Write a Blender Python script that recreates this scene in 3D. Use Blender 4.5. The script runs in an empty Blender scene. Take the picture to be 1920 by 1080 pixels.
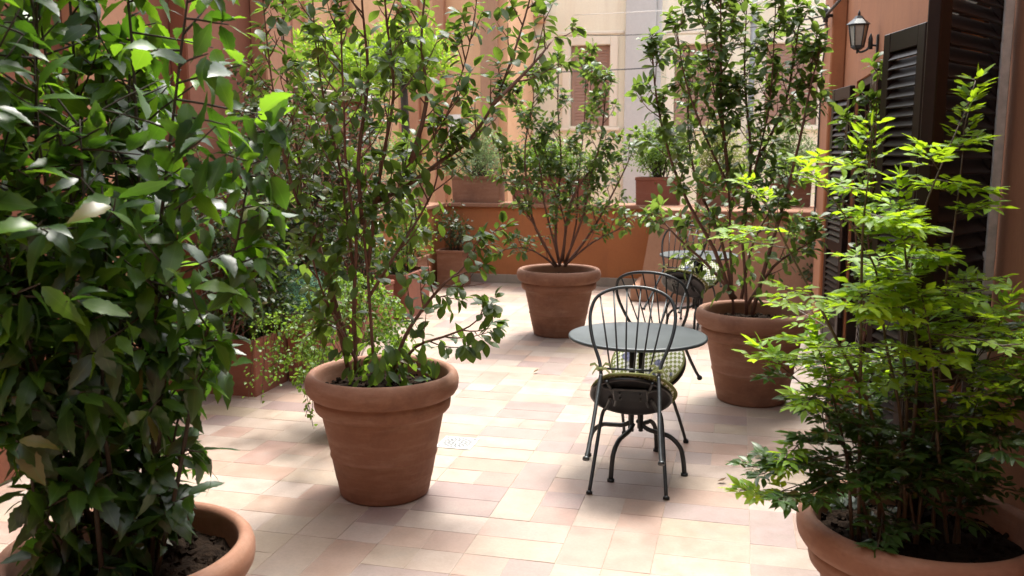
import bpy, math, random
import numpy as np
from math import sin, cos, pi, radians, sqrt, atan2, tan
from mathutils import Vector, Matrix

# ---------------------------------------------------------------- camera, world, sun, exposure
SC = bpy.context.scene
COL = SC.collection
F = 1700.0; PITCH = radians(8.6); YAW = radians(14.0); H = 1.68
cam_d = bpy.data.cameras.new('camera'); cam = bpy.data.objects.new('camera', cam_d); COL.objects.link(cam)
cam_d.lens = F / 1920 * 36; cam_d.sensor_width = 36; cam_d.clip_end = 300; cam_d.clip_start = 0.05
cam.location = (0, 0, H); cam.rotation_euler = (pi/2 - PITCH, 0, YAW)
cam_d.dof.use_dof = True; cam_d.dof.focus_distance = 3.9; cam_d.dof.aperture_fstop = 4.5
SC.camera = cam
SUN_EL = radians(67); SUN_AZ = radians(6)    # high hazy sun beyond the back parapet
world = bpy.data.worlds.new('World'); SC.world = world; world.use_nodes = True
wn = world.node_tree; wn.nodes.clear()
sky = wn.nodes.new('ShaderNodeTexSky'); sky.sky_type = 'NISHITA'; sky.sun_disc = False
sky.sun_elevation = SUN_EL; sky.sun_rotation = SUN_AZ; sky.dust_density = 5.0; sky.air_density = 1.0; sky.ozone_density = 0.6
bg = wn.nodes.new('ShaderNodeBackground'); bg.inputs['Strength'].default_value = 0.15
wo = wn.nodes.new('ShaderNodeOutputWorld')
hz = wn.nodes.new('ShaderNodeHueSaturation'); hz.inputs['Saturation'].default_value = 0.30
wn.links.new(sky.outputs[0], hz.inputs['Color']); wn.links.new(hz.outputs[0], bg.inputs[0]); wn.links.new(bg.outputs[0], wo.inputs[0])
sl = bpy.data.lights.new('sun', 'SUN'); sl.energy = 1.8; sl.angle = radians(16); sl.color = (1.0, 0.95, 0.86)
so = bpy.data.objects.new('sun', sl); COL.objects.link(so)
sdir = Vector((sin(SUN_AZ)*cos(SUN_EL), cos(SUN_AZ)*cos(SUN_EL), sin(SUN_EL)))
so.rotation_euler = sdir.to_track_quat('Z', 'Y').to_euler(); so.location = (0, 6, 12)
SC.view_settings.view_transform = 'Standard'; SC.view_settings.look = 'None'
SC.view_settings.exposure = 1.85; SC.view_settings.gamma = 1.0

# ---------------------------------------------------------------- measuring helpers
def c2s(x, y, z=0.0):                      # metres right / ahead of the viewpoint -> scene metres
    return Vector((x*cos(YAW) - y*sin(YAW), x*sin(YAW) + y*cos(YAW), z))
def ray(u, v):
    a = (u-960)/F; b = (540-v)/F
    d = Vector((a, cos(PITCH) + b*sin(PITCH), -sin(PITCH) + b*cos(PITCH)))
    w = c2s(d.x, d.y); return Vector((w.x, w.y, d.z))
def on_ground(u, v, z=0.0):
    d = ray(u, v); t = (z-H)/d.z; return Vector((d.x*t, d.y*t, z))
def at_dist(u, v, y):                      # point y metres ahead of the viewpoint
    a = (u-960)/F; b = (540-v)/F
    t = y/(cos(PITCH) + b*sin(PITCH))
    p = c2s(a*t, y); p.z = H + t*(-sin(PITCH) + b*cos(PITCH)); return p
def at_Y(u, v, Y):
    d = ray(u, v); t = Y/d.y; return Vector((d.x*t, Y, H + d.z*t))

# ---------------------------------------------------------------- materials
def mat(name): 
    m = bpy.data.materials.new(name); m.use_nodes = True; nt = m.node_tree; nt.nodes.clear()
    o = nt.nodes.new('ShaderNodeOutputMaterial'); b = nt.nodes.new('ShaderNodeBsdfPrincipled')
    nt.links.new(b.outputs[0], o.inputs[0]); return m, nt, b, o
def N(nt, t, **k):
    n = nt.nodes.new(t)
    for a, v in k.items():
        if a in n.inputs: n.inputs[a].default_value = v
        else: setattr(n, a, v)
    return n
def ramp(nt, fac, stops):
    r = nt.nodes.new('ShaderNodeValToRGB'); e = r.color_ramp.elements
    while len(e) < len(stops): e.new(0.5)
    for i, (p, c) in enumerate(stops): e[i].position = p; e[i].color = (*c, 1) if len(c) == 3 else c
    nt.links.new(fac, r.inputs[0]); return r.outputs[0]
def noise(nt, scale, detail=5, rough=0.6, vec=None, stretch=None):
    tc = N(nt, 'ShaderNodeNewGeometry').outputs['Position'] if vec is None else vec
    if stretch:
        mp = nt.nodes.new('ShaderNodeMapping'); mp.inputs['Scale'].default_value = stretch
        nt.links.new(tc, mp.inputs[0]); tc = mp.outputs[0]
    n = nt.nodes.new('ShaderNodeTexNoise'); n.inputs['Scale'].default_value = scale
    n.inputs['Detail'].default_value = detail; n.inputs['Roughness'].default_value = rough
    nt.links.new(tc, n.inputs['Vector']); return n.outputs['Fac']
def mixc(nt, f, a, b, mode='MIX'):
    m = nt.nodes.new('ShaderNodeMix'); m.data_type = 'RGBA'; m.blend_type = mode
    for i, x in ((0, f), (6, a), (7, b)):
        if isinstance(x, (int, float)): m.inputs[i].default_value = x
        elif isinstance(x, tuple): m.inputs[i].default_value = (*x, 1)
        else: nt.links.new(x, m.inputs[i])
    return m.outputs[2]
def bump(nt, b, h, strength=0.3, dist=0.01):
    n = nt.nodes.new('ShaderNodeBump'); n.inputs['Strength'].default_value = strength; n.inputs['Distance'].default_value = dist
    nt.links.new(h, n.inputs['Height']); nt.links.new(n.outputs[0], b.inputs['Normal'])
def plaster(name, c1, c2, stain=(0.2, 0.1, 0.06), amt=0.35, rough=0.9):
    m, nt, b, o = mat(name)
    n1 = noise(nt, 1.3, 6, 0.65); n2 = noise(nt, 2.2, 6, 0.7, stretch=(3.0, 3.0, 0.35)); n3 = noise(nt, 40, 4)
    c = ramp(nt, n1, [(0.3, c1), (0.7, c2)])
    f = ramp(nt, n2, [(0.52, (0, 0, 0)), (0.8, (amt, amt, amt))])
    c = mixc(nt, f, c, stain)
    c = mixc(nt, 0.12, c, ramp(nt, n3, [(0.3, (0.2, 0.2, 0.2)), (0.7, (1, 1, 1))]), 'MULTIPLY')
    nt.links.new(c, b.inputs['Base Color']); b.inputs['Roughness'].default_value = rough
    bump(nt, b, n3, 0.25, 0.004); return m
def terracotta(name, c1, c2, pale=(0.36, 0.235, 0.17), dark=(0.10, 0.04, 0.025)):
    m, nt, b, o = mat(name)
    oc = N(nt, 'ShaderNodeTexCoord').outputs['Object']
    info = N(nt, 'ShaderNodeObjectInfo')
    off = nt.nodes.new('ShaderNodeVectorMath'); off.operation = 'ADD'
    sc = nt.nodes.new('ShaderNodeVectorMath'); sc.operation = 'SCALE'; sc.inputs['Scale'].default_value = 37.0
    nt.links.new(info.outputs['Random'], sc.inputs[0])
    nt.links.new(oc, off.inputs[0]); nt.links.new(sc.outputs[0], off.inputs[1]); v = off.outputs[0]
    n1 = noise(nt, 3.0, 6, 0.65, v); n2 = noise(nt, 5.0, 5, 0.7, v, (0.8, 0.8, 5.0)); n3 = noise(nt, 60, 4, 0.6, v); n4 = noise(nt, 2.2, 6, 0.75, v)
    c = ramp(nt, n1, [(0.3, c1), (0.7, c2)])
    c = mixc(nt, ramp(nt, n2, [(0.48, (0, 0, 0)), (0.75, (0.42, 0.42, 0.42))]), c, pale)
    c = mixc(nt, ramp(nt, n4, [(0.52, (0, 0, 0)), (0.70, (0.6, 0.6, 0.6))]), c, dark)
    c = mixc(nt, 0.15, c, ramp(nt, n3, [(0.3, (0.3, 0.3, 0.3)), (0.7, (1, 1, 1))]), 'MULTIPLY')
    nt.links.new(c, b.inputs['Base Color']); b.inputs['Roughness'].default_value = 0.8
    bump(nt, b, n3, 0.3, 0.003); return m
def leafmat(name, c1, c2, trans, rough=0.35, tmix=0.35, rib=(0.25, 0.35, 0.1), ribw=0.10, gloss=0.5, brown=0.02, coat=0.0):
    m, nt, b, o = mat(name)
    g = N(nt, 'ShaderNodeNewGeometry')
    c = ramp(nt, g.outputs['Random Per Island'], [(0.0, c1), (0.97 - brown, c2), (1.0 - brown*0.5, (0.14, 0.10, 0.03) if brown > 0.001 else c2)])
    at = N(nt, 'ShaderNodeAttribute', attribute_name='rib')
    f = ramp(nt, at.outputs['Fac'], [(0.0, (0.7, 0.7, 0.7)), (ribw, (0, 0, 0))])
    c2_ = mixc(nt, f, c, rib)
    nn = noise(nt, 25, 3); c2_ = mixc(nt, 0.3, c2_, ramp(nt, nn, [(0.3, (0.5, 0.5, 0.5)), (0.7, (1, 1, 1))]), 'MULTIPLY')
    nt.links.new(c2_, b.inputs['Base Color']); b.inputs['Roughness'].default_value = rough
    b.inputs['Specular IOR Level'].default_value = gloss
    b.inputs['Coat Weight'].default_value = coat; b.inputs['Coat Roughness'].default_value = 0.25
    t = nt.nodes.new('ShaderNodeBsdfTranslucent'); t.inputs[0].default_value = (*trans, 1)
    ms = nt.nodes.new('ShaderNodeMixShader'); ms.inputs[0].default_value = tmix
    nt.links.new(b.outputs[0], ms.inputs[1]); nt.links.new(t.outputs[0], ms.inputs[2]); nt.links.new(ms.outputs[0], o.inputs[0])
    return m
def simple(name, c1, c2, rough=0.6, metal=0.0, scale=12, bs=0.1, stretch=None, bd=0.002):
    m, nt, b, o = mat(name); n = noise(nt, scale, 5, 0.6, stretch=stretch)
    nt.links.new(ramp(nt, n, [(0.3, c1), (0.7, c2)]), b.inputs['Base Color'])
    b.inputs['Roughness'].default_value = rough; b.inputs['Metallic'].default_value = metal
    if bs: bump(nt, b, n, bs, bd)
    return m
def tiles_mat():
    m, nt, b, o = mat('cotto_tiles')
    at = N(nt, 'ShaderNodeAttribute', attribute_name='tile'); 
    n1 = noise(nt, 9, 6, 0.7); n2 = noise(nt, 1.1, 5, 0.6); n3 = noise(nt, 70, 4, 0.7); n4 = noise(nt, 4.0, 6, 0.75)
    c = mixc(nt, 0.75, at.outputs['Color'], ramp(nt, n1, [(0.28, (0.62, 0.56, 0.52)), (0.68, (1.0, 1.0, 1.0))]), 'MULTIPLY')
    c = mixc(nt, ramp(nt, n2, [(0.35, (0, 0, 0)), (0.75, (0.35, 0.35, 0.35))]), c, (0.35, 0.285, 0.235))
    c = mixc(nt, ramp(nt, n4, [(0.50, (0, 0, 0)), (0.70, (0.45, 0.45, 0.45))]), c, (0.24, 0.21, 0.18))
    c = mixc(nt, 0.18, c, ramp(nt, n3, [(0.25, (0.3, 0.27, 0.25)), (0.6, (1, 1, 1))]), 'MULTIPLY')
    nt.links.new(c, b.inputs['Base Color'])
    nt.links.new(ramp(nt, n1, [(0.3, (0.42,)*3), (0.7, (0.65,)*3)]), b.inputs['Roughness'])
    bump(nt, b, n3, 0.2, 0.002); return m
def gingham():
    m, nt, b, o = mat('gingham_fabric')
    oc = N(nt, 'ShaderNodeTexCoord').outputs['Object']
    mp = nt.nodes.new('ShaderNodeMapping'); mp.inputs['Rotation'].default_value = (0, 0, 0.5); nt.links.new(oc, mp.inputs[0])
    ck = nt.nodes.new('ShaderNodeTexChecker'); ck.inputs['Scale'].default_value = 62
    ck.inputs['Color1'].default_value = (0.72, 0.73, 0.66, 1); ck.inputs['Color2'].default_value = (0.20, 0.24, 0.06, 1)
    cm = nt.nodes.new('ShaderNodeMapping'); cm.inputs['Scale'].default_value = (1, 1, 0.0); cm.inputs['Location'].default_value = (0, 0, 0.001)
    nt.links.new(mp.outputs[0], cm.inputs[0]); nt.links.new(cm.outputs[0], ck.inputs['Vector'])
    n = noise(nt, 13, 1, 0.4, oc)
    c = mixc(nt, ramp(nt, n, [(0.62, (0, 0, 0)), (0.66, (0.8,)*3)]), ck.outputs[0], (0.06, 0.07, 0.22))
    nt.links.new(c, b.inputs['Base Color']); b.inputs['Roughness'].default_value = 0.95; return m

M = {}
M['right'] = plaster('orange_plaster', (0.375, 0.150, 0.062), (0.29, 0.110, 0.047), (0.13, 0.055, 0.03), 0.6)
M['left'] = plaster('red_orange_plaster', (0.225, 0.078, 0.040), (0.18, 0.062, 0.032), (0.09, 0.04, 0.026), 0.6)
M['parapet'] = plaster('bright_orange_plaster', (0.40, 0.150, 0.050), (0.32, 0.115, 0.042), (0.15, 0.07, 0.04), 0.5)
M['pink'] = plaster('pink_orange_plaster', (0.3895, 0.2247, 0.1419), (0.3428, 0.1829, 0.1123), (0.2066, 0.1066, 0.0590), 0.3)
M['apricot'] = plaster('apricot_plaster', (0.684, 0.418, 0.247), (0.608, 0.342, 0.190), (0.380, 0.190, 0.114), 0.25)
M['apricot2'] = plaster('dark_apricot_plaster', (0.416, 0.208, 0.120), (0.360, 0.168, 0.096), (0.240, 0.112, 0.064), 0.25)
M['cream'] = plaster('cream_plaster', (0.90, 0.86, 0.70), (0.89, 0.83, 0.65), (0.55, 0.42, 0.28), 0.25)
M['cream_trim'] = plaster('pale_cream_trim', (0.86, 0.80, 0.68), (0.84, 0.77, 0.63), (0.6, 0.48, 0.34), 0.15)
M['greystone'] = plaster('pale_grey_stone', (0.60, 0.60, 0.58), (0.54, 0.54, 0.53), (0.4, 0.4, 0.38), 0.2)
M['coping'] = plaster('travertine_coping', (0.3198, 0.2706, 0.2148), (0.2583, 0.2148, 0.1722), (0.1230, 0.1050, 0.0804), 0.4)
M['brick_coping'] = plaster('terracotta_coping', (0.3075, 0.1599, 0.0984), (0.2583, 0.1230, 0.0738), (0.1230, 0.0615, 0.0435), 0.4)
M['shutter'] = simple('dark_brown_paint', (0.010, 0.005, 0.0035), (0.016, 0.008, 0.006), 0.42, 0, 20, 0.1)
M['shutter2'] = simple('brown_paint', (0.33, 0.20, 0.15), (0.38, 0.24, 0.18), 0.6, 0, 10, 0.1)
M['void'] = simple('dark_glass', (0.012, 0.010, 0.010), (0.018, 0.014, 0.012), 0.12, 0, 3, 0)
M['pot'] = terracotta('terracotta', (0.2390, 0.1150, 0.0661), (0.1963, 0.0854, 0.0489))
M['pot_red'] = terracotta('red_terracotta', (0.2444, 0.0861, 0.0508), (0.2034, 0.0664, 0.0377), (0.2542, 0.1320, 0.0918))
M['soil'] = simple('potting_soil', (0.006, 0.004, 0.003), (0.022, 0.014, 0.009), 0.95, 0, 60, 1.0, bd=0.02)
M['soil'].node_tree.nodes['Principled BSDF'].inputs['Specular IOR Level'].default_value = 0.05
M['shutter'].node_tree.nodes['Principled BSDF'].inputs['Specular IOR Level'].default_value = 0.22
M['iron'] = simple('anthracite_enamel', (0.022, 0.026, 0.028), (0.035, 0.040, 0.042), 0.38, 0.35, 30, 0.05)
M['top'] = simple('grey_enamel_top', (0.028, 0.037, 0.040), (0.046, 0.058, 0.062), 0.42, 0.1, 6, 0.03)
M['pan'] = simple('black_enamel', (0.010, 0.010, 0.011), (0.016, 0.016, 0.017), 0.28, 0.2, 20, 0.03)
M['piping'] = simple('olive_piping', (0.10, 0.11, 0.03), (0.15, 0.16, 0.05), 0.9, 0, 30, 0.1)
M['gingham'] = gingham()
M['tile'] = tiles_mat()
M['grout'] = simple('pale_grout', (0.33, 0.275, 0.22), (0.38, 0.32, 0.26), 0.9, 0, 30, 0.3)
M['asphalt'] = simple('street_paving', (0.34, 0.33, 0.31), (0.42, 0.41, 0.38), 0.9, 0, 6, 0.3)
M['steel'] = simple('white_enamel_steel', (0.40, 0.41, 0.40), (0.46, 0.465, 0.45), 0.35, 0.2, 20, 0.02)
M['white'] = simple('white_plastic', (0.70, 0.69, 0.66), (0.78, 0.77, 0.74), 0.5, 0, 4, 0.02)
M['cable'] = simple('black_rubber', (0.02, 0.02, 0.022), (0.035, 0.035, 0.035), 0.6, 0, 20, 0)
M['palecable'] = simple('pale_cord', (0.6, 0.58, 0.55), (0.7, 0.68, 0.64), 0.7, 0, 20, 0)
M['greypipe'] = simple('grey_metal_pipe', (0.16, 0.165, 0.17), (0.22, 0.225, 0.23), 0.5, 0.5, 9, 0.05)
M['strip'] = simple('weathered_metal_strip', (0.36, 0.36, 0.35), (0.55, 0.54, 0.52), 0.5, 0.3, 25, 0.2)
M['bark'] = simple('red_brown_bark', (0.16, 0.075, 0.05), (0.09, 0.045, 0.032), 0.8, 0, 40, 0.5, (1, 1, 0.2))
M['bark_dark'] = simple('dark_bark', (0.022, 0.017, 0.011), (0.042, 0.031, 0.019), 0.8, 0, 40, 0.5)
M['cane'] = simple('nandina_cane', (0.045, 0.035, 0.018), (0.085, 0.055, 0.032), 0.5, 0, 20, 0.3)
M['glass'] = simple('lantern_glass', (0.30, 0.29, 0.26), (0.40, 0.38, 0.34), 0.15, 0, 10, 0)
M['l_laurel'] = leafmat('laurel_leaf', (0.0059, 0.0238, 0.0076), (0.0204, 0.0595, 0.0127), (0.12, 0.28, 0.014), 0.40, 0.28, (0.0595, 0.1190, 0.0298), 0.10, 0.55, 0.004, 0.1)
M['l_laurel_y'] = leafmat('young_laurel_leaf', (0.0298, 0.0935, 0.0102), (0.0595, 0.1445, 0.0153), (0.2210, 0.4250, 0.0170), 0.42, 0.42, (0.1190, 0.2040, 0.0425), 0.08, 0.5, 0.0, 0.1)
M['l_camellia'] = leafmat('camellia_leaf', (0.0119, 0.0357, 0.0093), (0.0467, 0.0892, 0.0187), (0.2210, 0.3570, 0.0340), 0.44, 0.34, (0.0765, 0.1275, 0.0340), 0.08, 0.42, 0.02, 0.0)
M['l_far'] = leafmat('shrub_leaf', (0.0187, 0.0510, 0.0145), (0.0638, 0.1148, 0.0255), (0.2550, 0.3910, 0.0510), 0.46, 0.34, (0.0850, 0.1360, 0.0425), 0.08, 0.42, 0.03, 0.0)
M['l_nandina_y'] = leafmat('young_nandina_leaf', (0.085, 0.20, 0.009), (0.17, 0.30, 0.016), (0.42, 0.62, 0.02), 0.5, 0.46, (0.2, 0.3, 0.07), 0.06, 0.35, 0.0)
M['l_nandina'] = leafmat('nandina_leaf', (0.0184, 0.0517, 0.0098), (0.0439, 0.0929, 0.0176), (0.0978, 0.2150, 0.0196), 0.42, 0.26, (0.1173, 0.1955, 0.0586), 0.06, 0.5, 0.05)
M['l_fresh'] = leafmat('fresh_green_leaf', (0.0510, 0.1211, 0.0128), (0.0956, 0.1849, 0.0224), (0.2295, 0.3825, 0.0319), 0.45, 0.4, (0.1275, 0.1913, 0.0510), 0.05, 0.4, 0.0)
M['l_lime'] = leafmat('lime_leaf', (0.0925, 0.1850, 0.0116), (0.1503, 0.2428, 0.0231), (0.3179, 0.4913, 0.0289), 0.5, 0.5, (0.1734, 0.2312, 0.0578), 0.05, 0.3, 0.0)
M['l_sage'] = leafmat('sage_green_leaf', (0.10, 0.16, 0.07), (0.20, 0.26, 0.12), (0.3, 0.42, 0.15), 0.55, 0.3, (0.2, 0.25, 0.12), 0.05, 0.3, 0.0)
M['l_olive'] = leafmat('olive_green_leaf', (0.13, 0.15, 0.04), (0.24, 0.26, 0.09), (0.4, 0.45, 0.12), 0.55, 0.35, (0.2, 0.25, 0.12), 0.05, 0.3, 0.03)
M['l_dark'] = leafmat('dark_green_leaf', (0.0153, 0.0340, 0.0119), (0.0425, 0.0723, 0.0255), (0.0850, 0.1700, 0.0255), 0.42, 0.2, (0.0850, 0.1190, 0.0425), 0.05, 0.5, 0.03)
M['dry'] = leafmat('dry_leaf', (0.10, 0.055, 0.025), (0.14, 0.08, 0.04), (0.2, 0.1, 0.04), 0.7, 0.1, (0.12, 0.07, 0.03), 0.1, 0.2, 0.0)
M['l_blue'] = leafmat('blue_green_needle', (0.08, 0.20, 0.13), (0.14, 0.30, 0.2), (0.2, 0.4, 0.25), 0.6, 0.3, (0.1, 0.2, 0.15), 0.05, 0.3, 0.0)

# ---------------------------------------------------------------- mesh helpers
def tag(o, label=None, cat=None, group=None, kind=None):
    if label: o['label'] = label
    if cat: o['category'] = cat
    if group: o['group'] = group
    if kind: o['kind'] = kind
    return o
def thing(name, label, cat, loc=(0, 0, 0), rz=0, group=None):
    o = bpy.data.objects.new(name, None); COL.objects.link(o); o.location = loc; o.rotation_euler = (0, 0, rz)
    o.empty_display_size = 0.1
    return tag(o, label, cat, group)
class MB:
    def __init__(s): s.v = []; s.f = []; s.sm = []
    def add(s, vs, fs, smooth=False):
        n = len(s.v); s.v += [tuple(p) for p in vs]; s.f += [tuple(i+n for i in q) for q in fs]; s.sm += [smooth]*len(fs); return s
    def box(s, x0, x1, y0, y1, z0, z1, b=0.0, mtx=None):
        if b <= 0:
            vs = [(x, y, z) for z in (z0, z1) for y in (y0, y1) for x in (x0, x1)]
            fs = [(0, 2, 3, 1), (4, 5, 7, 6), (0, 1, 5, 4), (2, 6, 7, 3), (0, 4, 6, 2), (1, 3, 7, 5)]
        else:                                    # chamfered box
            vs = []; idx = {}
            for i, x in enumerate((x0, x1)):
                for j, y in enumerate((y0, y1)):
                    for k, z in enumerate((z0, z1)):
                        sx, sy, sz = (1-2*i)*b, (1-2*j)*b, (1-2*k)*b
                        idx[(i, j, k, 'x')] = len(vs); vs.append((x, y+sy, z+sz))
                        idx[(i, j, k, 'y')] = len(vs); vs.append((x+sx, y, z+sz))
                        idx[(i, j, k, 'z')] = len(vs); vs.append((x+sx, y+sy, z))
            I = lambda i, j, k, a: idx[(i, j, k, a)]
            fs = []
            for i in (0, 1):
                fs.append([I(i, 0, 0, 'x'), I(i, 1, 0, 'x'), I(i, 1, 1, 'x'), I(i, 0, 1, 'x')])
                fs.append([I(0, i, 0, 'y'), I(1, i, 0, 'y'), I(1, i, 1, 'y'), I(0, i, 1, 'y')])
                fs.append([I(0, 0, i, 'z'), I(1, 0, i, 'z'), I(1, 1, i, 'z'), I(0, 1, i, 'z')])
            for i in (0, 1):
                for j in (0, 1):
                    fs.append([I(i, j, 0, 'x'), I(i, j, 1, 'x'), I(i, j, 1, 'y'), I(i, j, 0, 'y')])
                    fs.append([I(i, 0, j, 'x'), I(i, 1, j, 'x'), I(i, 1, j, 'z'), I(i, 0, j, 'z')])
                    fs.append([I(0, i, j, 'y'), I(1, i, j, 'y'), I(1, i, j, 'z'), I(0, i, j, 'z')])
            for i in (0, 1):
                for j in (0, 1):
                    for k in (0, 1): fs.append([I(i, j, k, 'x'), I(i, j, k, 'y'), I(i, j, k, 'z')])
            cx = Vector(((x0+x1)/2, (y0+y1)/2, (z0+z1)/2)); out = []
            for q in fs:
                P = [Vector(vs[i]) for i in q]; n = (P[1]-P[0]).cross(P[2]-P[0]); c = sum(P, Vector())/len(P)
                out.append(q if n.dot(c-cx) > 0 else q[::-1])
            fs = out
        if mtx is not None: vs = [mtx @ Vector(p) for p in vs]
        return s.add(vs, fs)
    def tube(s, pts, rad, n=8, closed=False, caps=True):
        pts = [Vector(p) for p in pts]; m = len(pts)
        if isinstance(rad, (int, float)): rad = [rad]*m
        ring = []; prev = None
        for i, p in enumerate(pts):
            if closed: t = pts[(i+1) % m] - pts[i-1]
            else: t = pts[min(i+1, m-1)] - pts[max(i-1, 0)]
            if t.length < 1e-9: t = Vector((0, 0, 1))
            t.normalize()
            if prev is None:
                a = Vector((1, 0, 0)) if abs(t.x) < 0.8 else Vector((0, 1, 0))
                prev = (a - t*a.dot(t)).normalized()
            else:
                prev = prev - t*prev.dot(t)
                prev = prev.normalized() if prev.length > 1e-6 else Vector((1, 0, 0))
            b = t.cross(prev)
            ring.append([p + (prev*cos(2*pi*k/n) + b*sin(2*pi*k/n))*rad[i] for k in range(n)])
        vs = [q for r in ring for q in r]; fs = []
        for i in range(m if closed else m-1):
            j = (i+1) % m
            for k in range(n): fs.append((i*n+k, i*n+(k+1) % n, j*n+(k+1) % n, j*n+k))
        if caps and not closed:
            fs.append(tuple(range(n))[::-1]); fs.append(tuple((m-1)*n+k for k in range(n)))
        return s.add(vs, fs, True)
    def lathe(s, prof, n=64, c=(0, 0, 0), wob=0.0, seed=0):
        rnd = random.Random(seed); ph = [rnd.uniform(0, 6.28) for _ in range(4)]
        vs = []; fs = []; m = len(prof)
        for r, z in prof:
            for k in range(n):
                a = 2*pi*k/n; w = 1 + wob*(sin(2*a+ph[0]) + 0.6*sin(3*a+ph[1]+z*4) + 0.4*sin(5*a+ph[2]-z*9))
                vs.append((c[0]+r*w*cos(a), c[1]+r*w*sin(a), c[2]+z + wob*0.15*sin(2*a+ph[3])*r))
        for i in range(m-1):
            for k in range(n): fs.append((i*n+k, i*n+(k+1) % n, (i+1)*n+(k+1) % n, (i+1)*n+k))
        return s.add(vs, fs, True)
    def grid(s, fn, nu, nv, smooth=True):
        vs = [fn(i/nu, j/nv) for j in range(nv+1) for i in range(nu+1)]
        fs = [(j*(nu+1)+i, j*(nu+1)+i+1, (j+1)*(nu+1)+i+1, (j+1)*(nu+1)+i) for j in range(nv) for i in range(nu)]
        return s.add(vs, fs, smooth)
    def build(s, name, m, parent=None, loc=None):
        me = bpy.data.meshes.new(name); me.from_pydata(s.v, [], s.f); me.update()
        me.polygons.foreach_set('use_smooth', s.sm); me.materials.append(m)
        o = bpy.data.objects.new(name, me); COL.objects.link(o)
        if parent: o.parent = parent
        if loc is not None: o.location = loc
        return o
def smooth_path(pts, k=4):
    P = [Vector(p) for p in pts]; 
    if len(P) < 3: return [P[0].lerp(P[-1], i/k) for i in range(k+1)]
    out = []
    for i in range(len(P)-1):
        a = P[max(i-1, 0)]; b = P[i]; c = P[i+1]; d = P[min(i+2, len(P)-1)]
        for j in range(k):
            t = j/k; out.append(0.5*((2*b) + (c-a)*t + (2*a-5*b+4*c-d)*t*t + (3*b-a-3*c+d)*t**3))
    out.append(P[-1]); return out

# ---------------------------------------------------------------- leaves
def leaf_template(kind):
    if kind == 'serrate':
        n = 11; prof = []
        for i in range(n+1):
            s = i/n; w = sin(pi*s**0.74)**1.0
            if 0 < i < n: w *= 1.0 + (0.11 if i % 2 else -0.08)
            prof.append((s, w if 0 < i < n else 0.02))
    elif kind == 'oval': prof = [(0, .04), (.12, .42), (.3, .85), (.5, 1.0), (.7, .88), (.88, .5), (1, .02)]
    elif kind == 'lance': prof = [(0, .04), (.2, .75), (.42, 1.0), (.7, .62), (1, .01)]
    elif kind == 'small': prof = [(0, .05), (.4, 1.0), (.75, .7), (1, .03)]
    else: prof = [(0, .5), (1, .1)]
    S = []; W = []; fs = []
    for i, (s, w) in enumerate(prof):
        S += [s, s, s]; W += [-w, 0, w]
    for i in range(len(prof)-1):
        a = i*3; fs += [(a, a+1, a+4, a+3), (a+1, a+2, a+5, a+4)]
    if kind == 'needle': pass
    return np.array(S), np.array(W), np.array(fs)
TPL = {}
def leaves_obj(name, leaves, kind, m, parent, stalk=0.0):
    """leaves: list of (pos, dir, normal, length, halfwidth, curl)"""
    if kind not in TPL: TPL[kind] = leaf_template(kind)
    S, W, Fs = TPL[kind]; nl = len(leaves); nv = len(S)
    A = np.array([[*l[0], *l[1], *l[2], l[3], l[4], l[5]] for l in leaves], dtype=float)
    P = A[:, 0:3]; D = A[:, 3:6]; Nn = A[:, 6:9]; L = A[:, 9]; HW = A[:, 10]; Cu = A[:, 11]
    D /= np.linalg.norm(D, axis=1, keepdims=True) + 1e-9
    side = np.cross(D, Nn); ln = np.linalg.norm(side, axis=1, keepdims=True); side = np.where(ln < 1e-3, np.array([[1., 0, 0]]), side/(ln+1e-9))
    Nn = np.cross(side, D)
    rs = np.random.RandomState(nl); fold = rs.uniform(0.05, 0.35, nl); twist = rs.uniform(-0.5, 0.5, nl)
    wav = rs.uniform(0, 6.28, nl)
    h = -Cu[:, None]*(S**2)[None] * L[:, None] + fold[:, None]*np.abs(W)[None]*HW[:, None] + 0.10*HW[:, None]*np.sin(wav[:, None] + S[None]*9)*W[None]
    ss = S[None]*L[:, None]*(1 - 0.35*np.abs(Cu[:, None])*S[None])
    ww = W[None]*HW[:, None]
    tw = twist[:, None]*S[None]
    w2 = ww*np.cos(tw); h2 = h + ww*np.sin(tw)
    V = P[:, None, :] + ss[..., None]*D[:, None, :] + w2[..., None]*side[:, None, :] + h2[..., None]*Nn[:, None, :]
    V = V.reshape(-1, 3)
    FF = (Fs[None] + (np.arange(nl)*nv)[:, None, None]).reshape(-1, 4)
    me = bpy.data.meshes.new(name); me.vertices.add(len(V)); me.vertices.foreach_set('co', V.ravel())
    me.loops.add(FF.size); me.loops.foreach_set('vertex_index', FF.ravel().astype(np.int32))
    me.polygons.add(len(FF)); me.polygons.foreach_set('loop_start', (np.arange(len(FF))*4).astype(np.int32))
    me.polygons.foreach_set('loop_total', np.full(len(FF), 4, dtype=np.int32))
    me.update(calc_edges=True); me.polygons.foreach_set('use_smooth', np.ones(len(FF), dtype=bool))
    at = me.attributes.new('rib', 'FLOAT', 'POINT'); at.data.foreach_set('value', np.tile(np.abs(W), nl).astype(np.float32))
    me.materials.append(m); o = bpy.data.objects.new(name, me); COL.objects.link(o)
    if parent: o.parent = parent
    return o
def rvec(R):
    while True:
        v = Vector((R.uniform(-1, 1), R.uniform(-1, 1), R.uniform(-1, 1)))
        if 0.05 < v.length < 1: return v.normalized()
UP = Vector((0, 0, 1))
def perp(R, d):
    v = rvec(R); v -= d*v.dot(d); return v.normalized() if v.length > 0.01 else Vector((1, 0, 0))
def along(path, t):
    x = t*(len(path)-1); i = min(int(x), len(path)-2); f = x-i
    return path[i].lerp(path[i+1], f), (path[i+1]-path[i]).normalized()
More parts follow.
